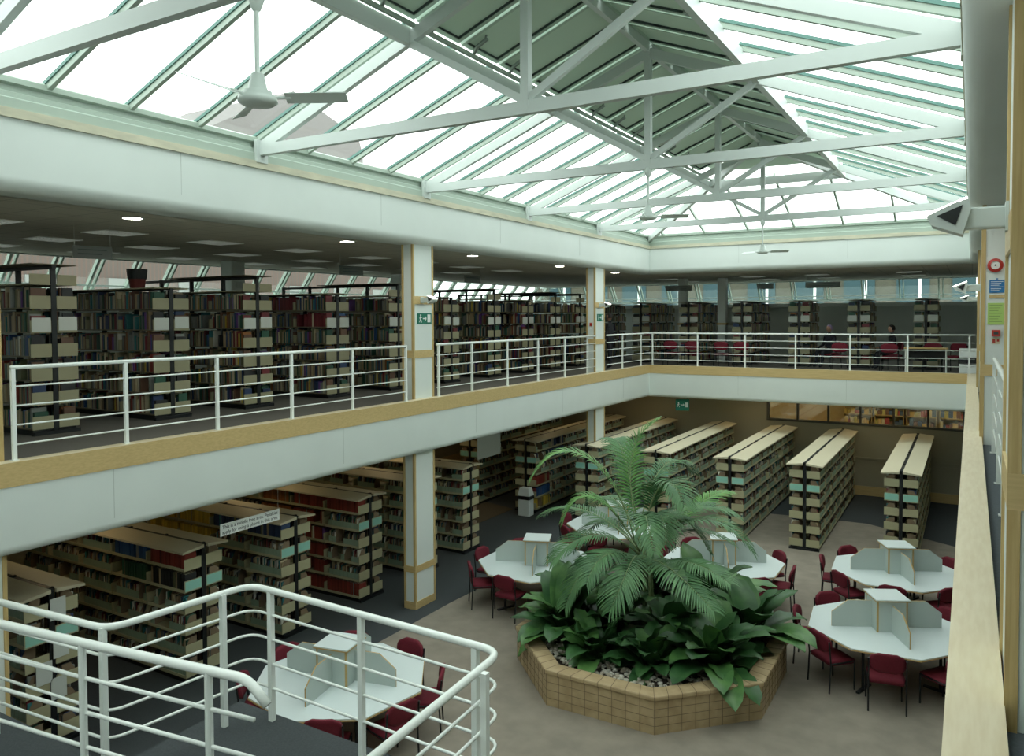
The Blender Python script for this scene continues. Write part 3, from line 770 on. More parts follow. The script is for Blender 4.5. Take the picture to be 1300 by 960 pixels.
# ------------------------------------------------------------------ chairs
def make_chair():
    t = thing('library_chair', 'x', 'chair')      # faces +y (front), origin at floor centre
    m = MB()
    nx, ny = 8, 6; vs = []; fs = []
    def grid(fn, nx, ny, off):
        vs = [fn(i / nx, j / ny) for j in range(ny + 1) for i in range(nx + 1)]; n = len(vs)
        vs2 = [Vector(v) + Vector(off) for v in vs]
        fs = []
        for j in range(ny):
            for i in range(nx):
                a = j * (nx + 1) + i; fs.append((a, a + 1, a + nx + 2, a + nx + 1)); fs.append((n + a + nx + 1, n + a + nx + 2, n + a + 1, n + a))
        bd = [i for i in range(nx + 1)] + [(j * (nx + 1) + nx) for j in range(1, ny + 1)] + [ny * (nx + 1) + i for i in range(nx - 1, -1, -1)] + [j * (nx + 1) for j in range(ny - 1, 0, -1)]
        for q in range(len(bd)):
            a, b = bd[q], bd[(q + 1) % len(bd)]; fs.append((b, a, n + a, n + b))
        return vs + vs2, fs
    def sq(a): # squircle half-width factor
        return (1 - abs(a) ** 4) ** .25 if abs(a) < 1 else 0
    def seat(a, b):
        y = (b - .5) * 2; x = (a - .5) * 2 * (.75 + .25 * sq(y * .98)); return (x * .235, y * .22, .455 + .02 * (1 - x * x) * (1 - y * y) - .015 * max(0, y) ** 3)
    v, f = grid(seat, 8, 6, (0, 0, -.06)); m.add(v, f); m.build('seat', M_red, t, smooth=True)
    m = MB()
    def back(a, b):
        z = (b - .5) * 2; x = (a - .5) * 2 * (.35 + .65 * (1 - abs(z * .98) ** 2.6) ** .5); return (x * .235, -.245 - .035 * (1 - x * x) - .02 * z, .70 + z * .135)
    v, f = grid(back, 8, 6, (0, .045, 0)); v = [(a, b, c) for a, b, c in v]; m.add(v, [tuple(reversed(q)) for q in f]); m.build('backrest', M_red, t, smooth=True)
    for sx in (-1, 1):
        MB().tube([(sx * .235, .19, 0), (sx * .235, .19, .43)], .012, 8).build('leg', M_black, t)
        MB().tube([(sx * .24, -.25, 0), (sx * .24, -.225, .43), (sx * .24, -.26, .76)], .012, 8).build('leg', M_black, t)
        MB().tube([(sx * .238, .19, .425), (sx * .238, -.225, .425)], .011, 8).build('side_frame', M_black, t)
    return t
chair0 = make_chair(); used = [False]
def put_chair(x, y, z, rz_, label, group):
    o = copy_tree(chair0) if used[0] else chair0; used[0] = True
    o.location = (x, y, z); o.rotation_euler = (0, 0, rz_); o['label'] = label; o['group'] = group; return o

# ------------------------------------------------------------------ octagonal study tables
def make_table():
    t = thing('study_table', 'x', 'table'); R = 1.17
    oct_ = [(R * math.cos(k * PI / 4), R * math.sin(k * PI / 4)) for k in range(8)]
    oct2 = [(a * 1.006, b * 1.006) for a, b in oct_]
    MB().prism(oct_, .715, .732).build('tabletop', M_table, t)
    MB().prism(oct2, .70, .7155).build('edge_band', M_edge, t)
    h = .22
    MB().box(-h - .03, h + .03, -h - .03, h + .03, 1.215, 1.232, 0).build('carrel_top', M_table, t)
    MB().box(-h - .032, h + .032, -h - .032, h + .032, 1.20, 1.2155).build('carrel_top_edge', M_edge, t)
    for k in range(4):
        a = k * PI / 2; c, s = math.cos(a), math.sin(a)
        m = MB(); m.box(h - .02, h, -h + .02, h - .02, .7325, 1.20); m.box(h - .02, h + .004, h - .02, h + .004, .7325, 1.20, 1)
        m.v = [(x * c - y * s, x * s + y * c, z) for x, y, z in m.v]; m.build('carrel_panel', [M_panel, M_edge], t)
        prof = [(h + .001, .7325), (.82, .7325), (.82, .96), (.58, 1.14), (h + .001, 1.14)]
        n = len(prof)
        m = MB()
        vs = [(r, -.009, z) for r, z in prof] + [(r, .009, z) for r, z in prof]
        m.add(vs, [tuple(range(n)), tuple(range(n, 2 * n))[::-1]], 0)
        m.add(vs, [((i + 1) % n, i, n + i, n + (i + 1) % n) for i in range(n)], 1)
        m.v = [(x * c - y * s, x * s + y * c, z) for x, y, z in m.v]; m.build('divider', [M_panel, M_edge], t)
        m = MB(); m.tube([(.78, 0, .0), (.78, 0, .70)], .022, 8); m.box(.3, .78, -.02, .02, .66, .70); m.box(.55, .95, -.025, .025, 0, .03)
        m.v = [(x * math.cos(a + PI / 4) - y * math.sin(a + PI / 4), x * math.sin(a + PI / 4) + y * math.cos(a + PI / 4), z) for x, y, z in m.v]; m.build('leg', M_black, t)
    return t
table0 = make_table(); tused = False
TBL = [(-1.07, 13.08, 27, 'the nearest right-hand study table'), (-1.16, 16.1, 25, 'the second right-hand study table'), (-7.22, 13.2, 22, 'the study table left of the planter'),
       (-4.12, 15.05, 22, 'the study table right of palm'), (-7.15, 7.62, 12, 'the study table below the stair railing'), (-6.95, 16.55, 24, 'the study table behind the palm')]
TL = ['white octagonal study table with grey carrel dividers, nearest at lower right', 'white octagonal study table with dividers, behind the nearest one at right', 'white octagonal study table with dividers left of the planter',
      'white octagonal study table partly behind the plants, right of the palm', 'white octagonal study table seen through the stair railing at bottom', 'white octagonal study table largely hidden behind the palm fronds']
DIRN = ['right', 'far right', 'far', 'far left', 'left', 'near left', 'near', 'near right']
for (x, y, r, nm), tl in zip(TBL, TL):
    o = copy_tree(table0) if tused else table0; tused = True
    o.location = (x, y, .004); o.rotation_euler = (0, 0, math.radians(r)); o['label'] = tl; o['group'] = 'octagonal study tables'
    for k in range(8):
        a = math.radians(r + 22.5 + 45 * k); rr = 1.04 + rnd(-.04, .05)
        if nm.startswith('the nearest') and k in (): continue
        dk = DIRN[int(round(math.degrees(a) / 45)) % 8]
        put_chair(x + rr * math.cos(a), y + rr * math.sin(a), .004, a + PI / 2 + rnd(-.12, .12), 'burgundy chair on the %s side of %s' % (dk, nm), 'burgundy chairs round the study tables')
# gallery chairs and desks at the far side
UC = [(-8.45, 'leftmost burgundy chair behind the far railing'), (-7.75, 'second burgundy chair from the left behind the far railing'), (-6.78, 'third burgundy chair from the left behind the far railing'), (-6.18, 'fourth burgundy chair from the left behind the far railing'),
      (-3.32, 'burgundy chair behind the far railing, left of the second bookcase from the right'), (-2.0, 'burgundy chair behind the far railing, under the person in a dark coat')]
for x, l in UC: put_chair(x, 24.75, ZU, rnd(-.1, .1), l, 'burgundy chairs on the far gallery')
put_chair(-.95, 25.35, ZU, PI, 'burgundy chair behind the small gallery desk', 'burgundy chairs on the far gallery')
put_chair(-.42, 25.9, ZU, PI - .5, 'burgundy chair near the right end of the far gallery', 'burgundy chairs on the far gallery')
for x in (-8.3,): pass
def desk(x0, x1, y0, y1, label):
    t = thing('desk', label, 'desk', ((x0 + x1) / 2, (y0 + y1) / 2, ZU)); hx, hy = (x1 - x0) / 2, (y1 - y0) / 2
    MB().box(-hx, hx, -hy, hy, .70, .73).build('desktop', M_edge if x0 > -3 else M_table, t)
    for sx in (-1, 1):
        for sy in (-1, 1): MB().tube([(sx * (hx - .04), sy * (hy - .04), 0), (sx * (hx - .04), sy * (hy - .04), .7)], .015, 8).build('leg', M_rail, t)
    MB().box(-hx + .04, hx - .04, hy - .05, hy - .03, .4, .7).build('modesty_panel', M_black, t)
desk(-1.62, -.55, 24.35, 24.95, 'small wood-topped desk with pale legs behind the far railing at right')
t = thing('printer_trolley', 'white office machine on a low black stand beside the right end of the far railing', 'printer', (-.02, 24.6, ZU))
MB().box(-.26, .26, -.25, .25, .05, .30).box(-.2, .2, -.2, .2, .0, .05).build('drawer_unit', M_white, t, bevel=.02)
MB().box(-.26, .26, -.25, .25, .34, .46).build('paper_tray', M_black, t); MB().box(-.26, .26, -.25, .25, .48, .72).build('cover', M_white, t, bevel=.02)

# ------------------------------------------------------------------ waste bin
t = thing('waste_bin', 'white waste bin with black liner at the end of a bookcase', 'bin', (-10.62, 18.75, 0))
MB().prism([(-.18, -.14), (.18, -.14), (.18, .14), (-.18, .14)], 0, .5).build('body', M_wall, t, bevel=.02)
MB().box(-.19, .19, -.15, .15, .46, .56).build('liner', M_black, t, bevel=.015)
m = MB(); m.add([(-.19, -.15, .56), (.19, -.15, .56), (.19, .15, .56), (-.19, .15, .56), (-.15, -.1, .78), (.15, -.1, .78), (.15, .1, .78), (-.15, .1, .78)],
      [(0, 3, 2, 1), (4, 5, 6, 7), (0, 1, 5, 4), (1, 2, 6, 5), (2, 3, 7, 6), (3, 0, 4, 7)]); m.build('lid', M_wall, t, bevel=.02)

# ------------------------------------------------------------------ planter, pebbles, plants
PC = Vector((-4.33, 11.56)); AP = 1.96; RO = AP / math.cos(PI / 8)
def octa(r): return [(r * math.cos(PI / 8 + k * PI / 4), r * math.sin(PI / 8 + k * PI / 4)) for k in range(8)]
t = thing('planter', 'octagonal sandy brick planter with tiled coping, holding the palm', 'planter', (PC.x, PC.y, .004))
def ring(m, ro, ri, z0, z1, mi=0):
    A, B = octa(ro), octa(ri)
    vs = [(x, y, z0) for x, y in A] + [(x, y, z1) for x, y in A] + [(x, y, z1) for x, y in B] + [(x, y, z0) for x, y in B]; fs = []
    for k in range(8):
        j = (k + 1) % 8; fs += [(k, j, 8 + j, 8 + k), (8 + k, 8 + j, 16 + j, 16 + k), (16 + k, 16 + j, 24 + j, 24 + k), (24 + k, 24 + j, j, k)]
    m.add(vs, fs, mi)
m = MB(); ring(m, RO - .03, RO - .26, 0, .45); wall_o = m.build('wall', M_cope, t)
m = MB()
for k in range(8):
    A = Vector(octa(RO - .029)[k]); B = Vector(octa(RO - .029)[(k + 1) % 8])
    for q in range(1, 4): 
        z = q * .112; m.beam((A.x, A.y, z), (B.x, B.y, z), .004, .006)
    for q in range(8):
        P = A.lerp(B, q / 8); m.beam((P.x, P.y, 0), (P.x, P.y, .45), .006, .004)
m.build('wall_joint', mat('tile_joint', (.20, .15, .09), .8), t)
m = MB(); ring(m, RO, RO - .28, .45, .52); m.build('coping', M_cope, t, bevel=.02)
m = MB()
for k in range(8):
    A = Vector(octa(RO + .001)[k]); B = Vector(octa(RO + .001)[(k + 1) % 8]); C = Vector(octa(RO - .281)[k]); D = Vector(octa(RO - .281)[(k + 1) % 8])
    for q in range(8):
        P = A.lerp(B, q / 8); Q = C.lerp(D, q / 8); m.beam((P.x, P.y, .5205), (Q.x, Q.y, .5205), .008, .003); m.beam((P.x, P.y, .45), (P.x, P.y, .52), .006, .004)
m.build('coping_joint', bpy.data.materials['tile_joint'], t)
m = MB(); m.prism(octa(RO - .27), .2, .41); m.build('soil', M_plantsoil, t)
# pebbles (uncountable)
m = MB()
ico_v = []; ph = (1 + 5 ** .5) / 2
for a, b in ((1, ph), (-1, ph), (1, -ph), (-1, -ph)): ico_v += [(0, a, b), (a, b, 0), (b, 0, a)]
ico_v = [Vector(v).normalized() for v in ico_v]
import itertools
ico_f = []
for tri in itertools.combinations(range(12), 3):
    p, q, r = [ico_v[i] for i in tri]
    if (p - q).length < 1.1 and (q - r).length < 1.1 and (p - r).length < 1.1:
        ico_f.append(tri if (q - p).cross(r - p).dot(p) > 0 else (tri[0], tri[2], tri[1]))
for k in range(2600):
    a = rnd(0, 2 * PI); r = math.sqrt(rnd(.1, 1)) * (AP - .3); x, y = r * math.cos(a), r * math.sin(a)
    s = rnd(.018, .045); sc = Vector((s * rnd(.8, 1.4), s * rnd(.8, 1.3), s * .7)); ro = rnd(0, PI)
    g = rnd(.6, 1.1); colr = random.choice([(.55, .52, .43), (.42, .38, .30), (.30, .26, .20), (.62, .60, .52)])
    vs = []
    for v in ico_v:
        q = Vector((v.x * sc.x, v.y * sc.y, v.z * sc.z)); q.rotate(Matrix.Rotation(ro, 3, 'Z')); vs.append((x + q.x, y + q.y, .415 + rnd(0, .0) + (k % 3) * .012 + q.z))
    m.add(vs, ico_f, 0, colr)
o = m.build('pebbles', attr_mat('pebble_stone', 'Col', .8), None, (PC.x, PC.y, .004), smooth=True)
tag(o, 'pale grey pebbles covering the planter soil', 'pebbles', kind='stuff')

def leaf(m, base, az, el, L, Wd, droop, mi=0, fold=.25, wav=.02, n=9):
    # curved blade; grows from base with azimuth az, elevation el, bends down by droop
    P = Vector(base); d_el = el; pts = []; step = L / n
    for i in range(n + 1):
        pts.append((P.copy(), d_el)); P = P + Vector((math.cos(az) * math.cos(d_el), math.sin(az) * math.cos(d_el), math.sin(d_el))) * step
        d_el -= droop / n * (.6 + .8 * i / n)
    side = Vector((-math.sin(az), math.cos(az), 0)); vs = []; ph_ = rnd(0, 6)
    for i, (p, e) in enumerate(pts):
        t = i / n
        wd = Wd * (0.06 if t < .16 else max(0, math.sin(PI * min(1, (t - .12) / .88) ** .85)) ** .55 if t < 1 else 0) * .5
        nrm = Vector((-math.cos(az) * math.sin(e), -math.sin(az) * math.sin(e), math.cos(e)))
        for j in (-1, -.5, 0, .5, 1):
            vs.append(p + side * (wd * j) + nrm * (abs(j) * wd * fold + (wav * math.sin(t * 26 + ph_ + j) if abs(j) == 1 else 0)))
    fs = []
    for i in range(n):
        for j in range(4):
            a = i * 5 + j; fs.append((a, a + 1, a + 6, a + 5))
    m.add(vs, fs, mi)
def broadleaf(x, y, n, L, label, az0=0, span=2 * PI, z=.39):
    t = thing('broadleaf_plant', label, 'plant', (x, y, z), 0, 'broad-leaved plants in the planter')
    m = MB()
    for k in range(n):
        tt_ = k / n; az = az0 + span * ((k * .381966) % 1) if span < 6 else k * 2.399 + rnd(-.3, .3)
        el = math.radians(82 - 62 * tt_ + rnd(-8, 8)); l = L * rnd(.75, 1.12)
        leaf(m, (rnd(-.04, .04), rnd(-.04, .04), 0), az, el, l, l * rnd(.34, .43), rnd(.7, 1.4) + tt_ * .4, 0 if random.random() < .6 else 1, wav=.018)
    m.build('foliage', [M_leaf, M_leaf2], t, smooth=True)
    m = MB()
    for k in range(5): m.tube([(0, 0, -.05), (rnd(-.05, .05), rnd(-.05, .05), .16)], .012, 6)
    m.build('crown', M_stem, t)
BL = [(-5.45, 11.0, 34, 1.15, 'large dark broad-leaved plant at the left front of the planter'), (-4.75, 10.5, 26, .80, 'low dark broad-leaved plant at the front centre of the planter'),
      (-3.95, 10.6, 26, .80, 'low broad-leaved plant front right of centre in the planter'), (-3.15, 11.05, 34, 1.05, 'large broad-leaved plant at the right front of the planter'),
      (-5.7, 12.1, 26, 1.1, 'broad-leaved plant at the back left of the planter'), (-2.95, 12.2, 26, 1.15, 'broad-leaved plant at the back right of the planter'),
      (-4.9, 12.9, 24, 1.2, 'broad-leaved plant behind the palm trunk, left'), (-3.8, 12.9, 24, 1.25, 'broad-leaved plant behind the palm trunk, right'), (-4.85, 11.3, 26, 1.05, 'broad-leaved plant at the foot of the palm, left'),
      (-3.9, 11.5, 26, 1.05, 'broad-leaved plant at the foot of the palm, right')]
for a in BL: broadleaf(*a)

# palm --------------------------------------------------------------
def unp(px, py, Y):
    d = F * 990.5 + RT * (px - 650) - UP * (py - 435); t_ = Y / d.y; return EYE + d * t_
t = thing('palm', 'tall feathery green palm growing from the middle of the planter', 'palm', (-4.45, 11.7, .38))
TO = t.location
def frond(ctrl, leafL, n=38, mat_=M_frond, spread=1.0, start=.22):
    # ctrl = 4 world points (bezier)
    c = [Vector(p) - TO for p in ctrl]; m = MB(); pts = []
    for i in range(25):
        s = i / 24; pts.append(c[0] * (1 - s) ** 3 + c[1] * 3 * s * (1 - s) ** 2 + c[2] * 3 * s * s * (1 - s) + c[3] * s ** 3)
    m.tube(pts, [.016 * (1 - .8 * i / 24) for i in range(25)], 6, 1)
    def at(s):
        f = s * 24; i = min(int(f), 23); return pts[i].lerp(pts[i + 1], f - i), (pts[i + 1] - pts[i]).normalized()
    for k in range(n):
        s = start + (1 - start) * k / (n - 1)
        p, tg = at(min(s, .999)); side = tg.cross(Vector((0, 0, 1)))
        if side.length < .1: side = tg.cross(Vector((0, 1, 0)))
        side.normalize(); upv = side.cross(tg).normalized()
        ll = leafL * (math.sin(PI * (.12 + .80 * (s - start) / (1 - start))) ** .6) * rnd(.9, 1.08)
        for sg in (-1, 1):
            d = (tg * (.55 + .5 * s) + side * sg * spread + upv * .28 + Vector((rnd(-.06, .06), rnd(-.06, .06), rnd(-.06, .06)))).normalized()
            q = [p]; dd = d.copy()
            for j in range(4): q.append(q[-1] + dd * ll / 4); dd = (dd + Vector((0, 0, -.22))).normalized()
            wv = d.cross(upv).normalized(); ws = [.006, .016, .014, .009, .001]
            vs = []
            for j in range(5): vs += [q[j] - wv * ws[j], q[j] + upv * ws[j] * .5, q[j] + wv * ws[j]]
            fs = []
            for j in range(4):
                a = j * 3; fs += [(a, a + 1, a + 4, a + 3), (a + 1, a + 2, a + 5, a + 4)]
            m.add(vs, fs, 0)
    return m.build('frond', [mat_, M_stem], t, smooth=True)
def fpx(a, b, c, d, **k): return frond([unp(*a), unp(*b), unp(*c), unp(*d)], **k)
base = (815, 690, 11.7)
fpx((806, 690, 11.7), (790, 600, 11.6), (720, 530, 11.3), (676, 606, 11.0), leafL=.42, mat_=M_frondL)          # big arching left
fpx((812, 690, 11.7), (800, 630, 11.8), (785, 560, 12.0), (836, 532, 12.2), leafL=.36, mat_=M_frondL, n=34)       # top
fpx((812, 680, 11.7), (800, 610, 12.0), (790, 545, 12.4), (775, 560, 12.8), leafL=.42)                           # top left back
fpx((815, 690, 11.7), (828, 610, 11.5), (850, 590, 11.3), (868, 640, 11.0), leafL=.5)                            # drooping right-up
fpx((815, 690, 11.7), (850, 650, 11.8), (890, 630, 12.0), (935, 655, 12.2), leafL=.45)                           # right
fpx((815, 700, 11.7), (870, 655, 11.6), (915, 640, 11.6), (955, 700, 11.7), leafL=.42)                           # right long
fpx((815, 700, 11.7), (860, 670, 12.2), (890, 625, 12.7), (925, 625, 13.1), leafL=.4, mat_=M_frondL)
fpx((812, 700, 11.7), (770, 650, 11.8), (720, 630, 12.0), (690, 655, 12.2), leafL=.42)                           # left mid
fpx((812, 705, 11.7), (775, 670, 11.3), (735, 670, 10.9), (702, 712, 10.6), leafL=.52)                           # left lower big
fpx((812, 710, 11.7), (780, 690, 11.2), (740, 700, 10.8), (718, 770, 10.5), leafL=.48)                           # drooping left front
fpx((815, 715, 11.7), (805, 690, 11.0), (800, 720, 10.4), (775, 775, 10.2), leafL=.5)                            # front centre
fpx((815, 715, 11.7), (830, 700, 11.0), (860, 725, 10.5), (905, 775, 10.3), leafL=.5)                            # front right
fpx((815, 700, 11.7), (822, 640, 11.2), (815, 640, 10.8), (830, 700, 10.5), leafL=.42)
fpx((815, 700, 11.7), (800, 640, 12.3), (770, 610, 12.8), (745, 650, 13.2), leafL=.42)
fpx((812, 690, 11.7), (815, 610, 12.2), (850, 560, 12.9), (880, 600, 13.3), leafL=.4)
fpx((815, 720, 11.7), (850, 710, 11.2), (880, 705, 10.9), (925, 740, 10.7), leafL=.45)
fpx((812, 700, 11.7), (780, 640, 11.3), (740, 600, 11.2), (715, 660, 11.0), leafL=.36, mat_=M_frondL, n=44)
fpx((815, 700, 11.7), (835, 640, 12.0), (870, 640, 12.4), (900, 700, 12.6), leafL=.42)
fpx((815, 710, 11.7), (840, 670, 12.3), (880, 660, 12.8), (930, 690, 13.0), leafL=.42)
fpx((812, 705, 11.7), (790, 660, 12.2), (760, 640, 12.6), (728, 700, 12.8), leafL=.42)
fpx((815, 690, 11.7), (822, 650, 11.6), (845, 630, 11.4), (845, 690, 11.0), leafL=.45)
fpx((812, 715, 11.7), (790, 700, 11.0), (760, 690, 10.6), (745, 740, 10.3), leafL=.46)
for i, (dx, dy, top, r) in enumerate(((0, 0, 1.75, .035), (.12, -.1, 1.45, .022), (-.14, .05, 1.5, .02), (.05, .15, 1.6, .024), (-.08, -.14, 1.2, .018))):
    MB().tube([(dx * 1.6, dy * 1.6, -.02), (dx * 1.1, dy * 1.1, top * .5), (dx * .6, dy * .6, top)], [r * 1.3, r, r * .8], 10).build('stem', M_stem, t, smooth=True)

# ------------------------------------------------------------------ lights on the gallery ceiling
def downlight(x, y, z, label):
    t = thing('downlight', label, 'light', (x, y, z))
    MB().lathe([(.145, 0), (.15, -.012), (.12, -.015), (.12, -.004)], 20).build('ring', M_steel, t)
    MB().lathe([(0, -.012), (.119, -.012)], 20).build('lamp', M_lampE, t)
for (x, y), l in zip(((-9.75, 6.5), (-9.55, 10.48), (-9.45, 14.36), (-9.47, 18.6), (-9.4, 22.2), (.62, 10.4), (.62, 18.4)),
    ('lit downlight nearest at the left, beside the white band', 'lit downlight just left of the first full left column', 'lit downlight just right of the first full left column', 'lit downlight left of the second left column',
     'lit downlight right of the second left column, near the corner', 'lit downlight on the right gallery ceiling nearest the camera', 'lit downlight farther along the right gallery ceiling')):
    downlight(x, y, ZC, l)
M_greyl = mat('louvre_grey', (.80, .82, .77), .4)
def make_fix():
    t = thing('ceiling_light', 'x', 'light')
    m = MB(); m.box(-.3, .3, -.6, -.57, -.012, 0); m.box(-.3, .3, .57, .6, -.012, 0); m.box(-.3, -.27, -.57, .57, -.012, 0); m.box(.27, .3, -.57, .57, -.012, 0); m.build('frame', M_greyl, t)
    MB().box(-.27, .27, -.57, .57, -.003, 0).build('diffuser', M_fixE, t)
    m = MB()
    for k in range(1, 12): m.box(-.27, .27, -.57 + k * .095 - .004, -.57 + k * .095 + .004, -.011, -.003)
    m.box(-.1, -.09, -.57, .57, -.011, -.003); m.box(.09, .1, -.57, .57, -.011, -.003); m.build('louvre', M_greyl, t)
    return t
fx0 = make_fix(); fu = False
FX = [(x, y) for y in (3.6, 5.6, 7.5, 9.4, 11.4, 13.6, 15.4, 17.5, 19.6) for x in (-11.7, -13.5, -15.4)] + [(x, y) for x in (-9.5, -6.5, -4.4, -1.7, 1.0) for y in (27.3, 29.6)]
for i, (x, y) in enumerate(FX):
    o = copy_tree(fx0) if fu else fx0; fu = True; o.location = (x, y, ZC); o.rotation_euler = (0, 0, 0 if y < 25 else PI / 2); o.scale = (1.1, .6, 1)
    if y < 25: l = 'louvred light over the left gallery, %s row from void, %s from near end' % (nth([-11.7, -13.5, -15.4].index(x) + 1), nth([3.6, 5.6, 7.5, 9.4, 11.4, 13.6, 15.4, 17.5, 19.6].index(y) + 1))
    else: l = 'louvred ceiling light over the far gallery, %s row, %s from the left' % ('front' if y < 28 else 'back', nth([-9.5, -6.5, -4.4, -1.7, 1.0].index(x) + 1))
    o['label'] = l; o['group'] = 'louvred ceiling lights'
# near far-right fixture nearer the void edge
# ground floor warm ceiling panels
wp = None
WP = [(-12.3, 6.8), (-12.3, 10.7), (-12.3, 14.6), (-14.8, 8.7), (-14.8, 12.6), (-14.8, 16.5), (-12.9, 18.6), (-11.8, 22.5), (-9.5, 24.6), (-6.0, 24.9), (-2.3, 24.9), (-14.8, 21.5)]
for i, (x, y) in enumerate(WP):
    if wp is None:
        wp = thing('ceiling_light', 'x', 'light'); MB().box(-.32, .32, -.32, .32, -.02, 0).build('housing', M_steel, wp); MB().box(-.28, .28, -.28, .28, -.026, -.02).build('diffuser', M_fixW, wp); o = wp
    else: o = copy_tree(wp)
    o.location = (x, y, ZLC)
    o['label'] = 'warm square lamp under the gallery, %s from the near left' % nth(i + 1); o['group'] = 'warm square lamps under the gallery'

# ------------------------------------------------------------------ uplighters on arms
def uplighter(x, y, z, dirx, L, label):
    t = thing('uplighter', label, 'light', (x, y, z)); d = dirx
    MB().box(0, d * (L - .12), -.035, .035, -.05, .04).build('arm', M_steel, t, bevel=.008)
    MB().box(0, d * .012, -.055, .055, -.065, .055).build('wall_plate', M_steel, t)
    prof = [(L - .135, -.075), (L - .02, -.03), (L, .01), (L - .10, .058), (L - .155, .075), (L - .165, .03)]
    prof = [(d * a, b) for a, b in prof]; n = len(prof)
    m = MB(); vs = [(a, -.07, b) for a, b in prof] + [(a, .07, b) for a, b in prof]
    m.add(vs, [tuple(range(n)), tuple(range(n, 2 * n))[::-1]] + [((i + 1) % n, i, n + i, n + (i + 1) % n) for i in range(n)]); m.build('lamp_head', M_steel, t)
    m = MB(); tr = [(d * (L - .04), .008), (d * (L - .135), .048), (d * (L - .11), -.035)]
    vs = [(a, -.076, b) for a, b in tr] + [(a, -.07, b) for a, b in tr]
    m.add(vs, [(0, 1, 2), (5, 4, 3), (0, 3, 4, 1), (1, 4, 5, 2), (2, 5, 3, 0)]); m.build('side_vent', M_black, t)
    m = MB(); A = Vector((d * (L + .004), 0, .017)); B = Vector((d * (L - .152), 0, .082)); m.beam(A, B, .12, .006); m.build('glass', M_spotE, t)
uplighter(.127, 3.86, 5.915, -1, .30, 'white uplighter on a square arm from the nearest right-hand column')
uplighter(.10, 11.69, 5.86, -1, .31, 'white uplighter on an arm from the column with the red bell')
uplighter(.10, 19.5, 5.86, -1, .31, 'white uplighter on an arm from the farthest right-hand column')
uplighter(-8.95, 11.85, 5.84, 1, .32, 'white uplighter on an arm from the left-of-centre column')
uplighter(-8.95, 20.02, 5.84, 1, .32, 'white uplighter on an arm from the column by the far corner')

# ------------------------------------------------------------------ signs
def FACE(n):  # matrix with local XY in the wall plane, z along n
    n = Vector(n).normalized(); up = Vector((0, 0, 1)); x = up.cross(n).normalized(); y = n.cross(x)
    return Matrix((x, y, n)).transposed()
def board(name, label, cat, loc, n, w, h, m_, th=.01):
    t = thing(name, label, cat, loc); t.rotation_euler = FACE(n).to_euler()
    MB().box(-w / 2, w / 2, -h / 2, h / 2, 0, th).build('board', m_, t)
    return t
def exit_marks(t, w, h, th=.0105):
    m = MB()
    # running figure
    x = -w * .28
    m.lathe([(0, th + .002), (h * .1, th + .002)], 12, 0, (x, h * .3))
    for a, b, r in (((x, h * .2), (x - w * .03, -h * .08), .02), ((x - w * .03, -h * .08), (x + w * .06, -h * .2), .014), ((x + w * .06, -h * .2), (x + w * .05, -h * .38), .014), ((x - w * .03, -h * .08), (x - w * .08, -h * .34), .014),
                    ((x, h * .15), (x + w * .1, h * .08), .011), ((x, h * .15), (x - w * .09, h * .02), .011)):
        m.beam((a[0], a[1], th + .001), (b[0], b[1], th + .001), r, .002)
    # arrow
    m.beam((-w * .12, 0, th + .001), (w * .12, 0, th + .001), .022, .002); m.beam((w * .12, 0, th + .001), (w * .05, h * .17, th + .001), .018, .002); m.beam((w * .12, 0, th + .001), (w * .05, -h * .17, th + .001), .018, .002)
    # door
    m.box(w * .2, w * .42, -h * .36, h * .38, th, th + .002); m.build('pictogram', M_white, t)
t = board('exit_sign', 'green and white exit sign on the left-of-centre column', 'sign', (-8.961, 11.93, 5.49), (1, 0, 0), .44, .2, M_sgreen); exit_marks(t, .44, .2)
t = board('exit_sign', 'green and white exit sign on the column by the far corner', 'sign', (-8.961, 20.08, 5.49), (1, 0, 0), .42, .2, M_sgreen); exit_marks(t, .42, .2)
t = board('exit_sign', 'dark green exit sign hanging under the far gallery at the corner', 'sign', (-7.84, 21.9 + 2.0, 2.72), (.35, -1, 0), .42, .36, M_sgreen); exit_marks(t, .42, .2)
MB().box(-.15, -.145, .18, .26, 0, .005).box(.145, .15, .18, .26, 0, .005).build('hanger', M_black, t)
# small red call point on the column by the far corner
t = board('call_point', 'small red fire call point on the column by the far corner', 'alarm', (-9.08, 19.731, 5.30), (0, -1, 0), .06, .09, M_redp, .03)
MB().box(-.03, .03, -.13, -.06, 0, .012).build('notice', M_white, t)
# mobile phone sign
t = thing('hanging_sign', 'white hanging sign about mobile phones in front of a ground floor bookcase', 'sign', (-9.5, 8.2, 2.38)); t.rotation_euler = FACE((1, 0, .0)).to_euler()
MB().box(-.57, .57, -.09, .09, 0, .008).build('board', M_white, t)
MB().box(-.55, -.547, .09, .59, 0, .003).box(.547, .55, .09, .59, 0, .003).build('wire', M_paper, t)
text_obj('lettering', 'This is a mobile free area. Penalties', .075, M_ink, t, Matrix.Translation((0, .036, .009)))
text_obj('lettering', 'apply for using a phone in this area.', .075, M_ink, t, Matrix.Translation((0, -.040, .009)))
# pale blank panel hanging further back
t = thing('hanging_sign', 'plain pale hanging panel under the gallery beyond the left column', 'sign', (-10.6, 16.8, 2.25)); t.rotation_euler = FACE((1, -.0, 0)).to_euler()
MB().box(-.55, .55, -.3, .3, 0, .02).build('board', M_paper, t); MB().box(-.5, -.495, .3, .72, 0, .003).box(.495, .5, .3, .72, 0, .003).build('wire', M_paper, t)
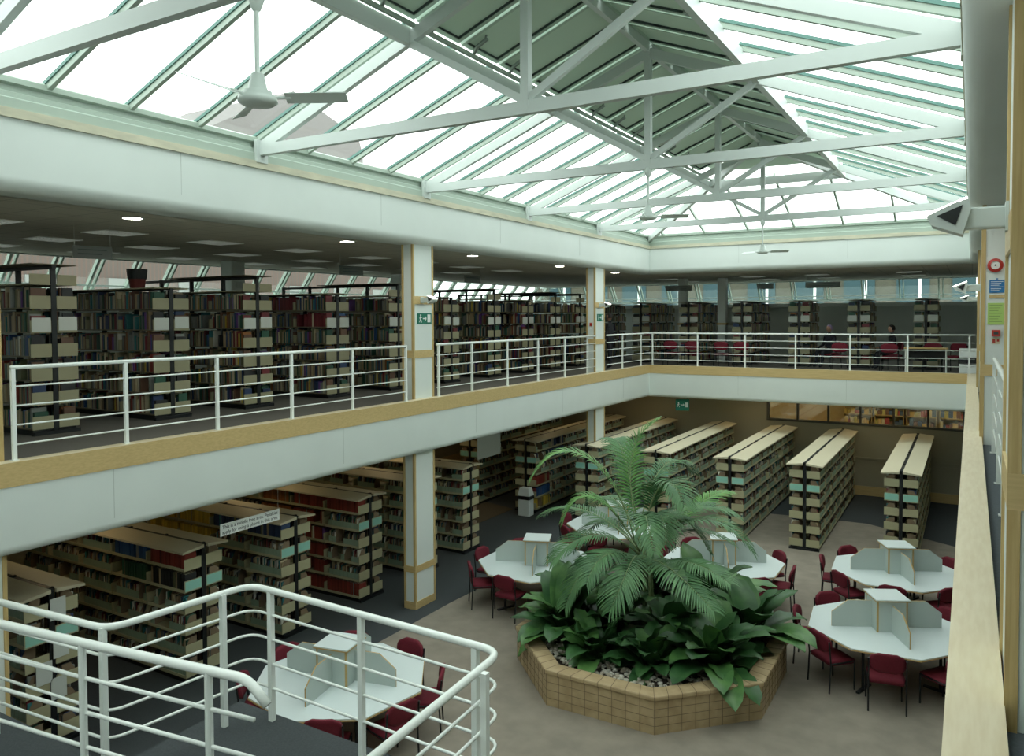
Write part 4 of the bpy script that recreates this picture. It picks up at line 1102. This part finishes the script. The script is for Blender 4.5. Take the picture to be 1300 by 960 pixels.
# gallery hanging signs (grey, unreadable)
M_sgrey = mat('grey_sign', (.09, .11, .10), .6)
for (x, y, z, w, n, l) in ((-11.0, 6.7, 6.47, .52, (1, -.3, 0), 'small grey hanging sign over the leftmost gallery bookcases'), (-11.2, 12.4, 6.5, .6, (1, -.2, 0), 'small grey hanging sign left of the first full column'),
                        (-11.2, 17.0, 6.5, .6, (1, -.2, 0), 'small grey hanging sign between the two left columns'), (-8.4, 25.2, 6.45, .9, (0, -1, 0), 'grey hanging sign in the far gallery by the plain column'),
                        (-5.6, 25.2, 6.45, .5, (0, -1, 0), 'small grey hanging sign second from the left in the far gallery'), (-3.9, 25.2, 6.45, 1.0, (0, -1, 0), 'wide grey hanging sign at the right of the far gallery')):
    t = thing('hanging_sign', l, 'sign', (x, y, z)); t.rotation_euler = FACE(n).to_euler()
    MB().box(-w / 2, w / 2, -.09, .09, 0, .01).build('board', M_sgrey, t); MB().box(-w / 2 + .02, -w / 2 + .024, .09, ZC - z, 0, .003).box(w / 2 - .024, w / 2 - .02, .09, ZC - z, 0, .003).build('wire', M_paper, t)
    m = MB()
    for q in range(2): m.box(-w * .38, w * .36 - q * .06, .03 - q * .06, .045 - q * .06, .01, .011)
    m.build('lettering', M_ink, t)
# right column: bell, notices, call point
yy = 11.391
t = thing('fire_bell', 'round red alarm bell high on the right-hand column', 'alarm', (.245, yy, 6.12)); t.rotation_euler = FACE((0, -1, 0)).to_euler()
MB().lathe([(0, 0), (.085, 0), (.085, .03), (.05, .045), (.05, .03), (0, .03)], 28).build('shell', M_redp, t)
MB().lathe([(.0, .036), (.05, .032)], 24).build('dial', M_white, t); MB().lathe([(.0, .04), (.01, .038)], 12).build('striker', M_ink, t)
t = board('notice', 'blue notice on the right-hand column under the red bell', 'notice', (.265, yy, 5.86), (0, -1, 0), .16, .16, M_blue, .006)
m = MB()
for q in range(6): m.box(-.065, .065 - (q % 3) * .02, .055 - q * .022, .061 - q * .022, .006, .007)
m.build('lettering', M_white, t); MB().box(-.012, .012, .085, .1, 0, .006).build('pin', M_blue, t)
t = board('wooden_strip', 'short wooden strip between the blue and lime notices', 'strip', (.265, yy, 5.735), (0, -1, 0), .16, .035, M_wood, .012)
t = board('notice', 'lime green notice on the right-hand column', 'notice', (.26, yy, 5.52), (0, -1, 0), .18, .27, M_lime, .004)
m = MB()
for q in range(7): m.box(-.07, .065 - (q % 3) * .02, .105 - q * .034, .110 - q * .034, .004, .005)
m.build('lettering', mat('olive_ink', (.15, .25, .08), .7), t)
t = board('call_point', 'red fire call point on the right-hand column', 'alarm', (.262, yy, 5.28), (0, -1, 0), .09, .08, M_redp, .04)
MB().box(-.025, .025, -.015, .015, .04, .043).build('break_glass', M_ink, t)
t = board('notice', 'small cream and red notice below the call point', 'notice', (.262, yy, 5.185), (0, -1, 0), .09, .08, M_cream2, .004)
MB().box(-.035, -.005, -.025, .025, .004, .005).box(.01, .035, -.01, .02, .004, .005).build('symbol', M_redp, t)

# ------------------------------------------------------------------ people on the gallery
M_skin = mat('skin', (.42, .24, .17), .6); M_cloth = mat('black_coat', (.012, .014, .018), .9); M_hair = mat('dark_hair', (.01, .008, .007), .7); M_lil = mat('lilac_scarf', (.42, .32, .55), .85)
M_trs = mat('dark_trousers', (.02, .022, .03), .9)
def skinned(name, verts, edges, radii, m_, parent, root=0, sub=2):
    me = bpy.data.meshes.new(name); me.from_pydata(verts, edges, []); me.materials.append(m_)
    o = bpy.data.objects.new(name, me); COL.objects.link(o); o.parent = parent
    md = o.modifiers.new('skin', 'SKIN'); me.skin_vertices[0].data
    for i, r in enumerate(radii):
        sv = me.skin_vertices[0].data[i]; rr = r if isinstance(r, tuple) else (r, r); sv.radius = rr; sv.use_root = (i == root)
    sb = o.modifiers.new('sub', 'SUBSURF'); sb.levels = sub; sb.render_levels = sub
    for p in me.polygons: p.use_smooth = True
    md.use_smooth_shade = True
    return o
def person(label, loc, rz_, seated, coat, headwear):
    t = thing('person', label, 'person', loc, rz_); hp = .52 if seated else .92   # faces +y
    T = hp
    V = [(0, 0, T), (0, 0, T + .22), (0, -.01, T + .42), (0, .0, T + .52), (0, .02, T + .60),
         (.17, 0, T + .45), (.24, .02, T + .20), (.20, .24, T + .12), (.17, .33, T + .13),
         (-.17, 0, T + .45), (-.24, .02, T + .20), (-.20, .24, T + .12), (-.17, .33, T + .13)]
    if seated: V += [(.10, .05, T - .02), (.12, .42, T - .02), (.12, .44, .10), (.12, .56, .05), (-.10, .05, T - .02), (-.12, .42, T - .02), (-.12, .44, .10), (-.12, .56, .05)]
    else: V += [(.09, 0, T - .08), (.10, .03, .48), (.10, 0, .09), (.10, .14, .04), (-.09, 0, T - .08), (-.10, -.03, .48), (-.10, -.05, .09), (-.10, .09, .04)]
    if not seated: V[7] = (.26, .08, T - .02); V[8] = (.26, .14, T - .12); V[11] = (-.26, .08, T - .02); V[12] = (-.26, .14, T - .12)
    Ed = [(0, 1), (1, 2), (2, 3), (3, 4), (2, 5), (5, 6), (6, 7), (7, 8), (2, 9), (9, 10), (10, 11), (11, 12), (0, 13), (13, 14), (14, 15), (15, 16), (0, 17), (17, 18), (18, 19), (19, 20)]
    Rr = [(.17, .12), (.14, .10), (.17, .11), (.055, .055), (.05, .05), .065, .045, .034, .025, .065, .045, .034, .025, .085, .06, .042, .035, .085, .06, .042, .035]
    body = skinned('body', V, Ed, Rr, coat, t)
    # head
    m = MB(); seg = 14; rings = 10; vs = []; fs = []
    for j in range(rings + 1):
        th = PI * j / rings
        for k in range(seg):
            ph_ = 2 * PI * k / seg; x, y, z = math.sin(th) * math.cos(ph_), math.sin(th) * math.sin(ph_), math.cos(th)
            wv = .075 if z > -.3 else .075 * (1 - (-.3 - z) * .45)
            yy_ = y * .095 + (.018 * max(0, 1 - abs(z + .1) * 6) if abs(x) < .25 and y > .8 else 0)
            vs.append((x * wv, yy_ + .03, T + .71 + z * .115))
    for j in range(rings):
        for k in range(seg): k2 = (k + 1) % seg; fs.append((j * seg + k, (j + 1) * seg + k, (j + 1) * seg + k2, j * seg + k2))
    m.add(vs, fs); m.build('head', M_skin, t, smooth=True)
    m = MB()
    for sx in (-1, 1): m.box(sx * .03 - .011, sx * .03 + .011, .118, .124, T + .715, T + .723)
    m.box(-.02, .02, .115, .121, T + .655, T + .662); m.build('face_features', M_hair, t)
    m = MB(); vs = []; fs = []
    for j in range(7):
        th = PI * .62 * j / 6
        for k in range(seg):
            ph_ = 2 * PI * k / seg; x, y, z = math.sin(th) * math.cos(ph_), math.sin(th) * math.sin(ph_), math.cos(th)
            yy_ = y if y < .1 else y * (.95 if z > .55 else .35)
            vs.append((x * .086, yy_ * .104 + .02, T + .72 + z * .118))
    for j in range(6):
        for k in range(seg): k2 = (k + 1) % seg; fs.append((j * seg + k, (j + 1) * seg + k, (j + 1) * seg + k2, j * seg + k2))
    m.add(vs, fs); m.build('hair' if headwear is M_hair else 'headscarf', headwear, t, smooth=True)
    for sx in (-1, 1):
        wr = Vector(V[8] if sx > 0 else V[12]); hd = (wr - Vector(V[7] if sx > 0 else V[11])).normalized(); lat = Vector((1, 0, 0))
        m = MB(); m.beam(wr, wr + hd * .085, .075, .028)
        for q in range(4):
            b0 = wr + hd * .08 + lat * (-.028 + q * .019); l_ = [.06, .072, .068, .052][q]
            m.tube([b0, b0 + hd * l_ * .55 + Vector((0, 0, -.004)), b0 + hd * l_ + Vector((0, 0, -.018))], [.0085, .008, .006], 6)
        b0 = wr + hd * .025 - lat * sx * .035; m.tube([b0, b0 + hd * .03 - lat * sx * .02, b0 + hd * .06 - lat * sx * .022], [.010, .009, .007], 6)
        m.build('hand', M_skin, t, smooth=True)
    return t
person('person seated on the far gallery in a dark coat and dark headscarf', (-2.05, 26.05, ZU), PI * .62, True, M_cloth, M_hair)
person('person seated on the far gallery with a lilac headscarf, head bent', (-3.85, 26.3, ZU), PI * .8, True, M_trs, M_lil)
person('person standing in black clothes behind the column by the far corner', (-9.75, 22.6, ZU), PI / 2, False, M_cloth, M_hair)
for x, y, r, l in ((-2.05, 26.05, PI * .62, 'burgundy chair under the person in the dark coat'), (-3.85, 26.3, PI * .8, 'burgundy chair under the person with the lilac headscarf')):
    put_chair(x, y, ZU, r, l, 'burgundy chairs on the far gallery')

# ------------------------------------------------------------------ outside
m = MB()
t = thing('brick_building', 'pinkish brown brick building seen through the left gallery windows', 'building', (-27, 10, 0))
MB().box(-3, 0, -24, 24, -2, 8.6).build('wall', M_brickO, t)
m = MB()
for k in range(16): m.box(.0, .05, -22 + k * 2.9, -21 + k * 2.9, 5.6, 7.0)
m.build('window', mat('dull_window_frame', (.20, .20, .19), .5), t)
t = thing('gabled_building', 'pale grey gabled building seen through the left glass roof', 'building', (-32, 31, 0))
m = MB(); g = [(-5.4, 0), (5.6, 0), (5.6, 15.4), (5.2, 16.4), (0, 17.9), (-5.4, 14.9)]
n = len(g); vs = [(0, a, b) for a, b in g] + [(-9, a, b) for a, b in g]
m.add(vs, [tuple(range(n)), tuple(range(n, 2 * n))[::-1]] + [((i + 1) % n, i, n + i, n + (i + 1) % n) for i in range(n)]); m.build('wall', mat('grey_render', (.16, .15, .145), .8), t)
t = thing('yellow_brick_building', 'yellow brick building with blue windows beyond the far gallery windows', 'building', (-6, 40, 0))
MB().box(-16, 16, 0, 3, -2, 8.4).build('wall', M_brickY, t)
for k in range(14):
    x = -15 + k * 2.25
    f = MB().box(x, x + 1.35, -.05, .02, 5.0, 7.8).build('window', M_bluegl, t)
    MB().box(x + .9, x + 1.02, -.09, -.05, 5.0, 7.8).build('mullion', M_white, f)

# ------------------------------------------------------------------ books, journals, file boxes
bpy.context.view_layer.update()
dg = bpy.context.evaluated_depsgraph_get()
cand = {'book': [], 'journal': [], 'box': []}
for i, r in enumerate(REC):
    kind, c, sz, rot, cn, lab, l, full, nl = r
    if not full: continue
    p = c + Vector((0, 0, sz[2] * .55)); v = p - EYE; D = v.length; dep = v.dot(F)
    u_ = 650 + 990.5 * v.dot(RT) / dep; w_ = 435 - 990.5 * v.dot(UP) / dep
    if not (0 < u_ < 1300 and 0 < w_ < 868): continue
    ax = Vector((math.cos(rot), math.sin(rot), 0)); hv = Vector((v.x, v.y, 0)).normalized()
    cs = abs(hv.cross(ax).z)
    area = sz[0] * cs * sz[2] / (D * D)
    cand[kind].append((area, i))
picked = set()
for k, L in cand.items():
    L.sort(reverse=True); n = 0
    for a, i in L:
        if n >= 300: break
        kind, c, sz, rot, cn, lab, l, full, nl = REC[i]
        p = c + Vector((0, 0, sz[2] * .6)); v = p - EYE; D = v.length
        hit, loc, nrm, idx, ob, mtx = SC.ray_cast(dg, EYE + v.normalized() * .6, v.normalized(), distance=D - .6)
        if hit and (loc - EYE).length < D - .16 and not (ob.name.startswith(('mid_rail', 'top_rail', 'post', 'pane'))): continue
        picked.add(i); n += 1
# numbering by colour along each row, from the end panel outwards
cnt = {}; numb = {}
for i, r in enumerate(REC):
    if not r[7]: continue
    key = (r[0], r[5], r[6], r[4]); cnt[key] = cnt.get(key, 0) + 1; numb[i] = cnt[key]
# meshes for single items (unit sized, scaled per object)
def unit_book():
    m = MB(); e = .06
    m.box(-.5, .5, -.5, -.47, 0, 1, 0); m.box(-.5, -.42, -.47, .5, 0, 1, 0); m.box(.42, .5, -.47, .5, 0, 1, 0)
    m.box(-.42, .42, -.47, .47, .015, .975, 1); return m
bm_ = unit_book().build('book', [M_bookO, M_pages]); bmesh_ = bm_.data; bpy.data.objects.remove(bm_)
def unit_box():
    m = MB(); t_ = .03
    m.box(-.5, .5, -.5, -.48, 0, .5, 1); m.box(-.5, .5, .48, .5, 0, 1)
    for sx in (-.5, .47):
        vs = [(sx, -.48, 0), (sx, .48, 0), (sx, .48, 1), (sx, -.1, 1), (sx, -.48, .5)]; vs += [(x + .03, y, z) for x, y, z in vs]
        m.add(vs, [(0, 4, 3, 2, 1), (5, 6, 7, 8, 9), (0, 1, 6, 5), (1, 2, 7, 6), (2, 3, 8, 7), (3, 4, 9, 8), (4, 0, 5, 9)])
    m.box(-.47, .47, -.48, .48, 0, .02); return m
bx_ = unit_box().build('file_box', [M_kraft, M_box]); bxmesh = bx_.data; bpy.data.objects.remove(bx_)
stuff = {'book': MB(), 'journal': MB(), 'box': MB()}
def facing(r):
    return r
for i, r in enumerate(REC):
    kind, c, sz, rot, cn, lab, l, full, nl = r
    base_c = PAL.get(cn, (.22, .30, .21)); j = rnd(.75, 1.25); colr = tuple(min(1, q * j) for q in base_c)
    if i in picked:
        o = bpy.data.objects.new({'book': 'book', 'journal': 'journal', 'box': 'file_box'}[kind], bxmesh if kind == 'box' else bmesh_)
        COL.objects.link(o); o.location = c; o.scale = sz
        # spine/front (local -y) must face outwards from the case
        if kind == 'box': o.rotation_euler = (0, 0, rot)
        else:
            # left-side gallery & ground cases (rot=pi): outward = -Y ; far cases (rot=pi/2): outward = +X
            o.rotation_euler = (0, 0, 0 if abs(rot - PI) < .1 else PI / 2)
        o.color = (*colr, 1)
        n_ = numb[i]; sh_ = lvl_name(l, nl)
        nm = {'book': cn + ' book', 'journal': cn + ' journal', 'box': 'pale green file box'}[kind]
        o['label'] = '%s %s from end, %s, %s' % (nth(n_), nm, sh_, short(lab))
        o['category'] = {'book': 'book', 'journal': 'journal', 'box': 'file box'}[kind]
        o['group'] = '%s on the %s of the %s' % ({'book': 'books', 'journal': 'journals', 'box': 'file boxes'}[kind], sh_, short(lab))
    else:
        m = stuff[kind]; c0, s0 = math.cos(rot), math.sin(rot); hx, hy = sz[0] / 2, sz[1] / 2
        def q(x, y, z): return (c.x + x * c0 - y * s0, c.y + x * s0 + y * c0, c.z + z)
        if kind == 'box':
            if not full and i % 2: pass
            pf = [(-hy, 0), (hy, 0), (hy, sz[2]), (-hy * .2, sz[2]), (-hy, sz[2] * .5)]
            for sx in (-hx, hx):
                m.add([q(sx, y, z) for y, z in pf], [(0, 1, 2, 3, 4)])
            m.add([q(-hx, -hy, 0), q(hx, -hy, 0), q(hx, -hy, sz[2] * .5), q(-hx, -hy, sz[2] * .5)], [(0, 1, 2, 3)], 1)
        else:
            v = [q(-hx, -hy, 0), q(hx, -hy, 0), q(hx, hy, 0), q(-hx, hy, 0), q(-hx, -hy, sz[2]), q(hx, -hy, sz[2]), q(hx, hy, sz[2]), q(-hx, hy, sz[2])]
            m.add(v, [(4, 5, 6, 7), (0, 1, 5, 4), (1, 2, 6, 5), (2, 3, 7, 6), (3, 0, 4, 7)], 0, colr)
o = stuff['book'].build('shelved_books', M_bookA); tag(o, 'remaining mixed books filling the gallery bookcases', 'books', kind='stuff')
o = stuff['journal'].build('shelved_journals', M_bookA); tag(o, 'remaining journals and bound volumes in the ground floor bookcases', 'journals', kind='stuff')
o = stuff['box'].build('shelved_file_boxes', [M_kraft, M_box]); tag(o, 'remaining pale green file boxes in the ground floor bookcases', 'file boxes', kind='stuff')
print('REC', len(REC), 'picked', len(picked), {k: len(v) for k, v in cand.items()})

# ------------------------------------------------------------------ light
wd = bpy.data.worlds.new('sky'); SC.world = wd; wd.use_nodes = True
bg = wd.node_tree.nodes['Background']; bg.inputs[0].default_value = (.95, 1.0, .975, 1); bg.inputs[1].default_value = 3.0
SC.view_settings.view_transform = 'Standard'; SC.view_settings.look = 'None'; SC.view_settings.gamma = 1; SC.view_settings.use_curve_mapping = False
SC.view_settings.exposure = 0.25
SC.cycles.max_bounces = 10; SC.cycles.diffuse_bounces = 5; SC.cycles.transparent_max_bounces = 24
